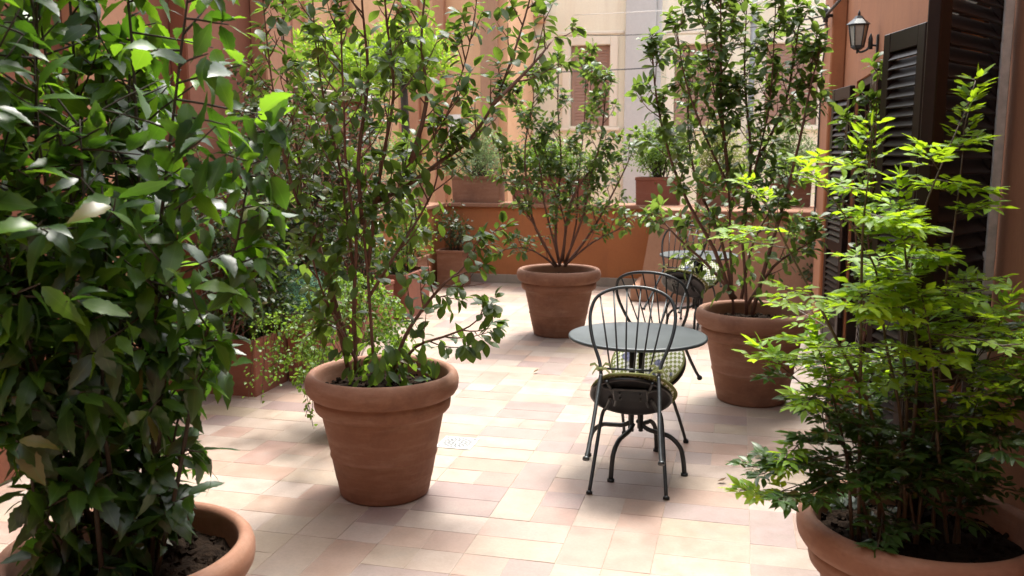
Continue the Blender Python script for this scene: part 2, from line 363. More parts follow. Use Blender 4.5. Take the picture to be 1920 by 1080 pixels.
def twig(R, p, d, L, seg=4, up=0.25, wob=0.25):
    path = [p.copy()]; d = d.normalized()
    for i in range(seg):
        d = (d + UP*up*0.5 + rvec(R)*wob*0.5).normalized(); p = p + d*(L/seg); path.append(p.copy())
    return path
def leaf_on(R, out, p, d, L, W, spread=0.9, droop=0.3, ntilt=0.45, curl=(0.0, 0.4)):
    q = perp(R, d); dd = (d*(1-spread*0.6) + q*spread + Vector((0, 0, -droop*R.uniform(0.2, 1.6)))).normalized()
    nn = (UP + rvec(R)*ntilt + d*0.15).normalized(); k = R.uniform(0.65, 1.15)
    out.append((p + dd*L*0.06, dd, nn, L*k, W*k*R.uniform(0.85, 1.15), R.uniform(*curl)))

def shrub(R, stems, leafL, leafW, tw_n=9, tw_L=0.32, t0=0.3, leaves_per=7, droop=0.3, sub=2, r0=0.012, leaf_t=0.25, up=0.3, clump=3, bare=0.0, dens=None):
    """stems: list of smooth paths. returns branch MB, leaf list"""
    mb = MB(); lv = []
    for path, rr in stems:
        m = len(path); mb.tube(path, [rr*(1-0.75*i/(m-1)) for i in range(m)], 7)
        total = sum((path[i+1]-path[i]).length for i in range(m-1)); n = max(2, int(tw_n*total))
        for k in range(n):
            t = t0 + (1-t0)*(k+R.random())/n
            p, d = along(path, min(t, 0.999))
            if dens and R.random() > dens(p): continue
            q = perp(R, d); dd = (d*0.75 + q*0.85).normalized(); L = tw_L*(1.1-0.55*t)*R.uniform(0.5, 1.2)
            tp = twig(R, p, dd, L, 4, up); mb.tube(tp, [0.0042, 0.0036, 0.003, 0.0022, 0.0014], 5)
            tws = [tp]
            for _ in range(sub):
                pp, d2 = along(tp, R.uniform(0.3, 0.9)); t2 = twig(R, pp, (d2 + perp(R, d2)*0.9).normalized(), L*R.uniform(0.3, 0.6), 3, up)
                mb.tube(t2, [0.0028, 0.0022, 0.0018, 0.0012], 4); tws.append(t2)
            for tt in tws:
                if R.random() < bare: continue
                nl = max(2, int(leaves_per*R.uniform(0.6, 1.2)))
                for j in range(nl):
                    pp, d2 = along(tt, leaf_t + (1-leaf_t)*(j+0.5)/nl); leaf_on(R, lv, pp, d2, leafL, leafW, 0.95, droop)
                for j in range(clump):
                    leaf_on(R, lv, tt[-1], (tt[-1]-tt[-2]).normalized(), leafL, leafW, 0.6, droop*0.6)
        for j in range(5): leaf_on(R, lv, path[-1], (path[-1]-path[-2]).normalized(), leafL, leafW, 0.6, droop*0.5)
    return mb, lv
def local(root, obj_leaves):       # positions relative to the root
    b = root.location
    return [(Vector(l[0]) - b, *l[1:]) for l in obj_leaves]
def mb_local(root, mb):
    b = root.location; mb.v = [(x-b.x, y-b.y, z-b.z) for x, y, z in mb.v]; return mb

# ---------------------------------------------------------------- pots
def big_pot_profile(R=0.38, Hh=0.58):
    k = R/0.38; h = Hh/0.58
    P = [(0.0, 0.0), (.208, 0), (.220, .005), (.225, .015), (.238, .075), (.2405, .080), (.2405, .084), (.2425, .088), (.262, .185), (.2665, .190), (.2685, .197), (.2665, .204), (.2655, .208),
         (.284, .295), (.302, .380), (.306, .392), (.314, .398), (.326, .402), (.335, .412), (.339, .428), (.340, .446), (.337, .458), (.332, .464), (.333, .470),
         (.350, .474), (.366, .484), (.376, .500), (.380, .520), (.380, .542), (.374, .562), (.362, .575), (.348, .580), (.334, .574), (.328, .560),
         (.326, .54), (.320, .50), (.315, .44)]
    return [(r*k, z*h) for r, z in P]
def soil_mb(R, z, seed):
    rnd = random.Random(seed); mb = MB(); n = 48; ph = [rnd.uniform(0, 6) for _ in range(6)]
    rings = [0.02]+[i/9 for i in range(1, 10)]
    vs = []; fs = []
    for r in rings:
        for k in range(n):
            a = 2*pi*k/n; x = r*R*cos(a); y = r*R*sin(a)
            zz = z + 0.018*(1-r*r) + 0.006*sin(x*40+ph[0]) + 0.006*sin(y*47+ph[1]) + rnd.uniform(-.006, .006)
            vs.append((x, y, zz))
    for i in range(len(rings)-1):
        for k in range(n): fs.append((i*n+k, i*n+(k+1) % n, (i+1)*n+(k+1) % n, (i+1)*n+k))
    mb.add(vs, fs, True)
    for _ in range(240):                               # crumbs and bark chips
        a = rnd.uniform(0, 2*pi); r = R*sqrt(rnd.random())*0.97; s = rnd.uniform(.004, .014)
        c = Vector((r*cos(a), r*sin(a), z + 0.018*(1-(r/R)**2) + s*0.3))
        m = Matrix.Translation(c) @ Matrix.Rotation(rnd.uniform(0, 6), 4, rvec(rnd)); mb.box(-s, s, -s*.7, s*.7, -s*.4, s*.4, 0, m)
    return mb
def potted(label, loc, R=0.38, Hh=0.58, seed=0, name='potted_shrub', group='shrubs in large round terracotta pots', cat='potted shrub', wob=0.004):
    t = thing(name, label, cat, loc, 0, group)
    MB().lathe(big_pot_profile(R, Hh), 72, wob=wob, seed=seed).build('pot', M['pot'], t)
    soil_mb(R*0.86, Hh*0.84, seed+1).build('soil', M['soil'], t)
    return t
def px_stems(lst, y0, R, rad=0.010, dz=0.35):
    out = []
    for it in lst:
        pts = it; off = R.uniform(-dz, dz); P = []
        for i, (u, v) in enumerate(pts):
            P.append(at_dist(u, v, y0 + off*(i/(len(pts)-1))**1.2 + (R.uniform(-.03, .03) if i else 0)))
        out.append((smooth_path(P, 3), rad*R.uniform(0.7, 1.15)))
    return out

# ================================================================= THE SETTING
LX, RX, BY = -3.7, 0.9, 11.2      # left wall, right wall, back parapet
R = random.Random(11)
# street below and terrace floor
MB().add([(-80, -60, -4.5), (80, -60, -4.5), (80, 100, -4.5), (-80, 100, -4.5)], [(0, 1, 2, 3)]).build('street', M['asphalt']); tag(bpy.data.objects['street'], 'grey street paving far below the terrace', kind='structure')
def floor():
    mb = MB(); cols = []
    pal = [((0.347, 0.272, 0.220), 6), ((0.351, 0.246, 0.195), 4.5), ((0.366, 0.294, 0.249), 4.5), ((0.309, 0.201, 0.160), 3.2), ((0.249, 0.176, 0.163), 1.8), ((0.342, 0.270, 0.204), 2.2), ((0.275, 0.210, 0.190), 2.4), ((0.328, 0.222, 0.176), 3.6)]
    c_, w_ = zip(*pal); g = 0.0008
    x0, x1, y0, y1 = LX, RX, -2.0, BY; s = 0.39; nx = int((x1-x0)/s)+1; ny = int((y1-y0)/s)+1
    def tile(a, b, c, d):
        a = max(a, x0); b = min(b, x1); c = max(c, y0); d = min(d, y1)
        if b-a < 0.02 or d-c < 0.02: return
        z = R.uniform(0, 0.0008); tx, ty = R.uniform(-.0006, .0006), R.uniform(-.0006, .0006); e = 0.0015
        a += g; b -= g; c += g; d -= g
        vs = [(a+e, c+e, z-tx-ty), (b-e, c+e, z+tx-ty), (b-e, d-e, z+tx+ty), (a+e, d-e, z-tx+ty), (a, c, -.0012), (b, c, -.0012), (b, d, -.0012), (a, d, -.0012)]
        mb.add(vs, [(0, 1, 2, 3), (4, 5, 1, 0), (5, 6, 2, 1), (6, 7, 3, 2), (7, 4, 0, 3)])
        k = R.choices(c_, w_)[0]; j = R.uniform(.92, 1.06); cols.append((k[0]*j, k[1]*j*R.uniform(.98, 1.02), k[2]*j*R.uniform(.95, 1.03)))
    for j in range(ny):
        i = -1; sh = R.choice([0, 0, .2])
        while i < nx:
            X = x0 + i*s + sh - .1; Y = y0 + j*s; q = R.random(); h = s/2
            if q < .40: tile(X, X+s, Y, Y+h); tile(X, X+s, Y+h, Y+s)
            elif q < .58: tile(X, X+s, Y, Y+h); tile(X, X+h, Y+h, Y+s); tile(X+h, X+s, Y+h, Y+s)
            elif q < .74: tile(X, X+s, Y+h, Y+s); tile(X, X+h, Y, Y+h); tile(X+h, X+s, Y, Y+h)
            elif q < .86: tile(X, X+h, Y, Y+s); tile(X+h, X+s, Y, Y+s)
            else: tile(X, X+h, Y, Y+s); tile(X+h, X+s, Y, Y+h); tile(X+h, X+s, Y+h, Y+s)
            i += 1
    o = mb.build('terrace_floor', M['tile'])
    at = o.data.attributes.new('tile', 'FLOAT_COLOR', 'FACE'); arr = []
    for c in cols: arr += [*c, 1]*5
    at.data.foreach_set('color', arr); tag(o, 'cream, peach and mauve terracotta floor tiles of the terrace', kind='structure')
    b = MB(); b.box(LX-.3, RX+.3, -3, BY+.3, -0.35, -0.0014); o = b.build('terrace_slab', M['grout']); tag(o, 'pale grout bed under the terrace tiles', kind='structure')
floor()

# ---- right building -------------------------------------------------------
DOORS = [(3.56, 4.90, 2.34), (6.70, 8.02, 2.24)]
rb = thing('orange_building', 'orange plastered house wall along the right side with dark brown shuttered doors', 'building', (RX, 5, 0))
def rbb(mb, *a, b=0): mb.box(a[0]-RX, a[1]-RX, a[2]-5, a[3]-5, a[4], a[5], b); return mb
w = MB(); ys = [-3.0, DOORS[0][0], DOORS[0][1], DOORS[1][0], DOORS[1][1], BY+.3]
T = 0.34
for a, b_ in ((ys[0], ys[1]), (ys[2], ys[3]), (ys[4], ys[5])): rbb(w, RX, RX+T, a, b_, -4.5, 4.0)
for d in DOORS: rbb(w, RX, RX+T, d[0], d[1], d[2], 4.0); rbb(w, RX, RX+T, d[0], d[1], -4.5, 0.0)
w.build('wall', M['right'], rb)
rbb(MB(), RX+T+.01, RX+6, -3, BY+.3, -4.5, 4.0).build('room_block', M['right'], rb)
rbb(MB(), RX-.13, RX, 9.0, 9.75, 0, 3.98, b=.012).build('pilaster', M['right'], rb)
for a, b_ in ((-2.9, DOORS[0][0]-.02), (DOORS[0][1]+.02, DOORS[1][0]-.02), (DOORS[1][1]+.02, 8.98)):
    rbb(MB(), RX-.018, RX, a, b_, 0, .10, b=.004).build('skirting', M['brick_coping'], rb)
def shutter_leaf(w, h, parent, name='shutter', m=None, pitch=.050):
    m = m or M['shutter']; t = .042; st = .085
    f = MB(); f.box(0, st, -t/2, t/2, 0, h, .004); f.box(w-st, w, -t/2, t/2, 0, h, .004)
    for z0, z1 in ((0, .14), (h*.36, h*.36+.09), (h-.10, h)): f.box(st+.001, w-st-.001, -t/2+.002, t/2-.002, z0, z1, .003)
    o = f.build(name, m, parent)
    s = MB(); z = .15
    while z < h-.085:
        if not (h*.36-.05 < z < h*.36+.11):
            mt = Matrix.Translation((0, 0, z)) @ Matrix.Rotation(radians(-52), 4, 'X'); s.box(st-.004, w-st+.004, -.034, .034, -.005, .005, .002, mt)
        z += pitch
    sl_ = s.build('louvre_slats', m, o); tag(sl_, kind=None)
    return o
for i, (a, b_, h) in enumerate(DOORS):
    fr = MB(); rbb(fr, RX+.02, RX+.10, a, a+.06, 0, h); rbb(fr, RX+.02, RX+.10, b_-.06, b_, 0, h); rbb(fr, RX+.02, RX+.10, a+.061, b_-.061, h-.06, h)
    fo = fr.build('door_frame', M['shutter'], rb)
    g = MB(); rbb(g, RX+.21, RX+.24, a+.001, b_-.001, 0.02, h-.001); g.build('glazed_door', M['void'], rb)
    rbb(MB(), RX-.03, RX+.2, a+.0, b_-.0, .0, .022, b=.003).build('doorstep', M['coping'], rb)
# the open shutter leaves, each hinged on a jamb
def leaf_at(y, ang, w, h):
    o = shutter_leaf(w, h, rb); o.location = (-.03, y-5, .03); o.rotation_euler = (0, 0, ang)
    for z in (.3, h*.5, h-.3): MB().tube([(-.006, 0, z-.05), (-.006, 0, z+.05)], .012, 8).build('hinge', M['iron'], o)
    return o
near = leaf_at(3.56, radians(90)+radians(148), .60, 2.36)
far = leaf_at(4.90, radians(90)+radians(13), .52, 2.27)
tag(near, 'dark louvred shutter leaf swung out towards the front')
l3 = leaf_at(8.02, radians(90)+radians(8), .60, 2.18)
l4 = leaf_at(6.70, radians(90)+radians(176), .60, 2.18); l4.location.x = -.04
# metal strip by the near shutter (bolt rod / guide)
p = Vector((RX-.040, 3.468, 0)); st = MB(); st.box(-.016, .016, -.008, .008, 1.18, 2.55, .003); st.box(-.016, .016, -.008, .008, .05, 1.02, .003); st.tube([(0, 0, 1.01), (0, 0, 1.19)], .006, 8)
st.box(-.02, .02, .004, .06, 1.3, 1.33); st.box(-.02, .02, .004, .06, 2.3, 2.33); st.box(-.02, .02, .004, .06, .4, .43)
o = st.build('shutter_rail', M['strip'], None, p); tag(o, 'pale grey vertical metal strip beside the nearest shutter', 'metal strip')

# house behind the viewpoint
bb = thing('rear_building', 'tall orange house wall closing the near end of the terrace', 'building', (0, -3.2, 0))
MB().box(-8, 8, -3, 0, -4.5, 5.0).build('wall', M['right'], bb)
for xx in (-2.4, -.2):
    f_ = MB(); f_.box(xx-.75, xx-.55, 0, .05, .0, 2.5); f_.box(xx+.55, xx+.75, 0, .05, 0, 2.5); f_.box(xx-.549, xx+.549, 0, .05, 2.3, 2.5); f_.build('door_frame', M['cream_trim'], bb)
    MB().box(xx-.549, xx+.549, .0, .02, .0, 2.299).build('glazed_door', M['void'], bb)
# ---- left walls -----------------------------------------------------------
lb = thing('red_building', 'tall red-orange plastered wall with pilasters behind the laurel on the left', 'building', (LX, 3, 0))
def lbb(mb, *a, b=0): mb.box(a[0]-LX, a[1]-LX, a[2]-3, a[3]-3, a[4], a[5], b); return mb
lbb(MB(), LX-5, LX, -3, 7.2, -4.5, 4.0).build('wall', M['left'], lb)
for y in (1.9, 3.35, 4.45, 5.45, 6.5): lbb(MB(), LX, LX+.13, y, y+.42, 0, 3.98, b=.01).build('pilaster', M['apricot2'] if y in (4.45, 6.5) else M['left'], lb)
lbb(MB(), LX+.0, LX+.02, -2.9, 1.88, 0, .1, b=.003).build('skirting', M['brick_coping'], lb)
lw = thing('garden_wall', 'red-brown garden wall with a pale stone coping at the end of the left side', 'wall', (LX, 8, 0))
MB().box(-.35, 0, -.8, .85, -4.5, 2.16).build('wall', M['left'], lw)
MB().box(-.42, .07, -.795, .90, 2.16, 2.225, .012).build('coping', M['coping'], lw)
pl = thing('side_parapet', 'low orange parapet on the left side beyond the garden wall', 'wall', (LX, 10, 0))
MB().box(-.35, 0, -1.14, 1.2, -4.5, .97).build('wall', M['parapet'], pl)
MB().box(-.38, .04, -1.14, 1.17, .97, 1.02, .008).build('coping', M['brick_coping'], pl)
pi_ = thing('wall_pillar', 'orange masonry pillar standing in front of the left wall', 'pillar', on_ground(478, 655))
MB().box(-.13, .13, -.13, .13, 0, 1.25, .01).build('shaft', M['parapet'], pi_); MB().box(-.15, .15, -.15, .15, 1.25, 1.30, .008).build('cap', M['brick_coping'], pi_)
# ---- back parapet ---------------------------------------------------------
bp = thing('back_parapet', 'orange plastered parapet closing the far end of the terrace', 'wall', (-1.4, BY, 0))
MB().box(LX+1.4-.35, RX+1.4, 0, .35, -4.5, .97).build('wall', M['parapet'], bp)
MB().box(LX+1.4+.045, RX+1.4, -.045, .39, .97, 1.02, .008).build('coping', M['brick_coping'], bp)
MB().box(LX+1.4+.002, RX+1.4-.02, -.02, 0, 0, .11, .004).build('skirting', M['coping'], bp)
# pinkish battered block on the right of the parapet
pk = thing('masonry_block', 'pinkish battered masonry block with a ledge, before the right half of the parapet', 'wall', (-.1, 10.55, 0))
x0, x1 = -.98, .98; y0, y1 = -.35, .60
MB().add([(x0, y0, 0), (x1, y0, 0), (x1, y1, 0), (x0, y1, 0), (x0+.14, y0+.14, .96), (x1, y0+.14, .96), (x1, y1, .96), (x0+.14, y1, .96)],
         [(0, 1, 5, 4), (1, 2, 6, 5), (2, 3, 7, 6), (3, 0, 4, 7), (4, 5, 6, 7), (3, 2, 1, 0)]).build('body', M['pink'], pk)
MB().box(x0+.08, x1, y0+.06, y1+.0, .96, 1.03, .01).build('ledge', M['brick_coping'], pk)
MB().box(x0-.07, x0+.25, y0-.07, y1-.1, 0, .16, .01).build('foot_block', M['pink'], pk)

# ---- cream building across the street ------------------------------------
CY = 18.0
cb = thing('cream_building', 'cream plastered building across the street with brown window shutters', 'building', (0, CY, 0))
xl = at_Y(935, 200, CY).x
def wxz(u, v): p = at_Y(u, v, CY); return p.x, p.z
rects = []
for (u0, u1, v0, v1) in ((1070, 1142, 86, 236), (1266, 1350, 84, 236), (1438, 1530, 82, 234)):
    a, zt = wxz(u0, v0); b_, zb = wxz(u1, v1); rects.append((a, b_, zb, zt))
ZB, ZT = -4.5, 5.6
w = MB(); xs = xl-3
for (a, b_, z0, z1) in rects:
    w.box(xs, a, 0, .6, ZB, ZT); w.box(a, b_, 0, .6, ZB, z0); w.box(a, b_, 0, .6, z1, ZT); xs = b_
w.box(xs, xs+9, 0, .6, ZB, ZT)
w.build('wall', M['cream'], cb)
for (a, b_, z0, z1) in rects:
    f = MB(); t = .16
    f.box(a-t, a-.002, -.05, .0, z0-.02, z1+t, .01); f.box(b_+.002, b_+t, -.05, .0, z0-.02, z1+t, .01); f.box(a, b_, -.05, .0, z1+.002, z1+t, .01)
    f.box(a-t*1.7, b_+t*1.7, -.035, -.0, z1+t+.04, z1+t+.10, .01); f.box(a-t-.06, b_+t+.06, -.12, .0, z0-.09, z0-.024, .01)
    wo_ = f.build('window', M['cream_trim'], cb)
    s = MB(); mid = (a+b_)/2
    for q0, q1 in ((a+.01, mid-.006), (mid+.006, b_-.01)):
        s.box(q0, q0+.06, .08, .13, z0, z1-.01, .004); s.box(q1-.06, q1, .08, .13, z0, z1-.01, .004)
        s.box(q0+.061, q1-.061, .082, .128, z0, z0+.08); s.box(q0+.061, q1-.061, .082, .128, z1-.09, z1-.01)
        z = z0+.11
        while z < z1-.11: s.box(q0+.05, q1-.05, .09, .12, z-.034, z+.034, 0, Matrix.Translation((0, .1, z)) @ Matrix.Rotation(-.25, 4, 'X') @ Matrix.Translation((0, -.1, -z))); z += .06
    s.build('shutter', M['shutter2'], wo_)
    MB().box(a, b_, .2, .22, z0, z1).build('pane', M['void'], wo_)
a, _ = wxz(1172, 200); b_, _ = wxz(1228, 200)
MB().box(a, b_, -.16, 0, ZB, ZT, .01).build('pilaster', M['greystone'], cb)
MB().box(b_+.002, b_+.10, -.08, 0, ZB, ZT, .01).build('pilaster', M['greystone'], cb)
_, z = wxz(1100, 262); MB().box(xl-3, xl+9, -.03, .0, z-.9, z-.75, .01).build('string_course', M['cream_trim'], cb)
# grey downpipe in front of the facade
a, _ = wxz(1407, 200)
o = MB().tube([(0, 0, -4.5), (0, 0, 5.5)], .055, 10); 
for z in (-2, 0, 2, 4): o.tube([(0, 0, z), (0, 0, z+.06)], .075, 10); o.box(-.02, .02, .0, .25, z+.01, z+.05)
o = o.build('downpipe', M['greypipe'], None, (a, CY-.25, 0)); tag(o, 'grey vertical downpipe on the cream building behind the right shrub', 'downpipe')
# white unit high on the facade
a, z = wxz(1006, 12)
t = thing('wall_unit', 'white rounded box unit mounted high on the cream facade', 'wall unit', (a, CY-.02, z-.22))
MB().box(-.28, .28, -.35, -.02, .0, .48, .05).build('casing', M['white'], t); MB().box(-.2, .2, -.28, -.02, -.13, -.005, .02).build('bracket', M['apricot'], t)

# ---- apricot building left of it -----------------------------------------
ab = thing('apricot_building', 'apricot plastered building with darker pilasters beyond the left side of the terrace', 'building', (-8, 15.5, 0))
AY = 15.5; xe = at_Y(952, 200, AY).x
MB().box(-16+8, xe+8, 0, 2.0, -4.5, 5.6).build('wall', M['apricot'], ab)
for (u0, u1, mm) in ((500, 524, 'apricot2'), (556, 577, 'apricot2'), (630, 660, 'apricot2'), (752, 790, 'apricot2'), (818, 838, 'apricot2'), (905, 935, 'pink')):
    a = at_Y(u0, 200, AY).x; b_ = at_Y(u1, 200, AY).x; MB().box(a+8, b_+8, -.14, 0, -4.5, 5.55, .01).build('pilaster', M[mm], ab)
a = at_Y(826, 215, AY); b_ = at_Y(850, 255, AY); m_ = MB(); m_.box(a.x+8.15, b_.x+8.15, -.03, -.0, b_.z, a.z, .005)
m_.build('white_plaque', M['white'], ab)

# ---- cables ---------------------------------------------------------------
def cable(label, pts, r, m, sag=0.1):
    P = [Vector(p) for p in pts]; out = []
    for i in range(len(P)-1):
        L = (P[i+1]-P[i]).length
        for j in range(12):
            t = j/12; q = P[i].lerp(P[i+1], t); q.z -= sag*4*t*(1-t)*L/10; out.append(q)
    out.append(P[-1]); b = out[0].copy(); o = MB().tube([q-b for q in out], r, 6).build('cable', m, None, b); tag(o, label, 'cable', 'cables strung across the terrace'); return o
hub = Vector((RX-.19, 9.0, at_Y(1578, 28, 9.0).z))
cable('black cable running from the wall bracket across in front of the cream window top', [hub, at_Y(1330, 52, 13), at_Y(1075, 64, 17.9)], .008, M['cable'], .1)
cable('lower black cable crossing behind the shrubs to the apricot building', [Vector((RX-.15, 9.3, at_Y(1540, 45, 9.3).z)), at_Y(1210, 128, 13.5), at_Y(780, 140, 15.30)], .009, M['cable'], .05)
cable('thin pale cord strung high across the cream facade', [Vector((RX-.02, 10.6, 3.5)), at_Y(1400, 10, 14), at_Y(1075, 28, 17.9)], .007, M['palecable'], .02)
cable('thick black cable fixed along the orange wall above the lantern', [hub, Vector((RX-.02, 6.3, 3.05))], .014, M['cable'], .1)
cable('black cable dropping down the edge of the orange pilaster', [hub, Vector((RX-.145, 9.3, hub.z-.1)), Vector((RX-.145, 9.72, hub.z-.4)), Vector((RX-.145, 9.73, 0.9))], .009, M['cable'], .0)
t = thing('cable_bracket', 'dark iron cable bracket on the orange wall beside the lantern', 'bracket', hub)
MB().tube([(0, 0, 0), (.06, .02, .0)], .016, 8).box(-.03, .03, -.03, .03, -.03, .05, .008).build('arm', M['iron'], t)
MB().tube([(0, 0, -.06), (0, 0, .09)], .022, 10).build('insulator', M['cable'], t)

# ---- wall lantern ---------------------------------------------------------
def lantern():
    p = Vector((RX-.135, 6.9, at_Y(1603, 95, 6.9).z))
    t = thing('wall_lantern', 'black six-sided wall lantern on a curved bracket', 'lantern', p); t.scale = (.82, .82, .82); t.location.z += .03
    n = 6
    def hexa(mb, r0, z0, r1, z1):
        vs = [(r0*cos(pi/3*k), r0*sin(pi/3*k), z0) for k in range(n)] + [(r1*cos(pi/3*k), r1*sin(pi/3*k), z1) for k in range(n)]
        mb.add(vs, [(k, (k+1) % n, n+(k+1) % n, n+k) for k in range(n)] + [tuple(range(n))[::-1], tuple(range(n, 2*n))]); return mb
    fr = MB()
    for k in range(n):
        a = pi/3*k; fr.tube([(.052*cos(a), .052*sin(a), 0), (.078*cos(a), .078*sin(a), .17)], .005, 6)
    hexa(fr, .056, -.012, .056, .004); hexa(fr, .03, -.03, .05, -.0125); fr.tube([(0, 0, -.06), (0, 0, -.03)], .009, 8)
    hexa(fr, .084, .168, .084, .178)
    fr.build('frame', M['iron'], t)
    g = MB(); hexa(g, .048, .006, .072, .166); g.build('glass', M['glass'], t)
    rf = MB(); hexa(rf, .10, .179, .045, .225); hexa(rf, .045, .2255, .028, .25); rf.tube([(0, 0, .25), (0, 0, .275), (0, 0, .285), (0, 0, .30)], [.012, .012, .006, .002], 8); rf.build('roof', M['iron'], t)
    br = MB(); br.tube(smooth_path([(0, 0, -.02), (.02, -.01, -.05), (.07, -.02, -.035), (.10, -.02, .0), (.15, -.02, .0)], 5), [.009]*21, 8)
    br.tube([(.10, -.02, -.03), (.10, -.02, .06), (.10, -.02, .10)], [.02, .018, .004], 8); br.box(.146, .163, -.05, .01, -.07, .09, .005); br.build('bracket', M['iron'], t)
lantern()

# ---- floor drain ----------------------------------------------------------
p = on_ground(858, 831); t = thing('floor_drain', 'square white floor drain grate with a pierced ring pattern', 'drain', (p.x, p.y, .001))
s = .105; d = MB(); d.box(-s, s, -s, s, -.003, .0035, .001); d.build('plate', M['steel'], t)
h = MB()
for ri, n in ((.028, 8), (.052, 14), (.076, 20)):
    for k in range(n):
        a = 2*pi*(k+.5*(ri > .05))/n; m_ = Matrix.Translation((ri*cos(a), ri*sin(a), .0042)) @ Matrix.Rotation(a, 4, 'Z'); h.box(-.0095, .0095, -.0066, .0066, -.0008, .0008, 0, m_)
for sx in (-1, 1):
    for sy in (-1, 1):
        h.box(sx*.082-.009, sx*.082+.009, sy*.082-.009, sy*.082+.009, .0034, .005)
h.build('slots', M['greypipe'], t)

# ================================================================= TABLES AND CHAIRS
def make_table():
    t = thing('bistro_table', 'x', 'table')
    r = .363; z = .715
    MB().lathe([(0, z-.004), (r-.012, z-.012), (r-.002, z-.012), (r+.002, z-.006), (r, z+.003), (r-.008, z+.006), (r-.02, z+.003), (0, z+.003)], 72).build('tabletop', M['top'], t)
    c = MB()
    for k in range(4):
        a = pi/4 + k*pi/2; q = .035; c.tube([(q*cos(a), q*sin(a), .20), (q*cos(a), q*sin(a), z-.012)], .0125, 10)
    c.tube([(0, 0, z-.03), (0, 0, z-.013)], .11, 24); c.tube([(0, 0, .30), (0, 0, .325)], .052, 20)
    c.build('column', M['iron'], t)
    for k in range(4):
        a = radians(-33) + k*pi/2; P = [(.03, .24), (.07, .215), (.14, .205), (.20, .195), (.255, .15), (.275, .09), (.285, .012)]
        l = MB(); l.tube(smooth_path([(x*cos(a), x*sin(a), zz) for x, zz in P], 4), .0125, 10); l.tube([(.285*cos(a), .285*sin(a), 0), (.285*cos(a), .285*sin(a), .014)], .019, 12)
        l.build('leg', M['iron'], t)
    return t
TILT = radians(40)
def tilted(v):      # chair coordinates: y = 0 at the front feet, seat towards -y; leaning forward about the front feet
    x, y, z = v; return Vector((x, y*cos(TILT) + z*sin(TILT), -y*sin(TILT) + z*cos(TILT)))
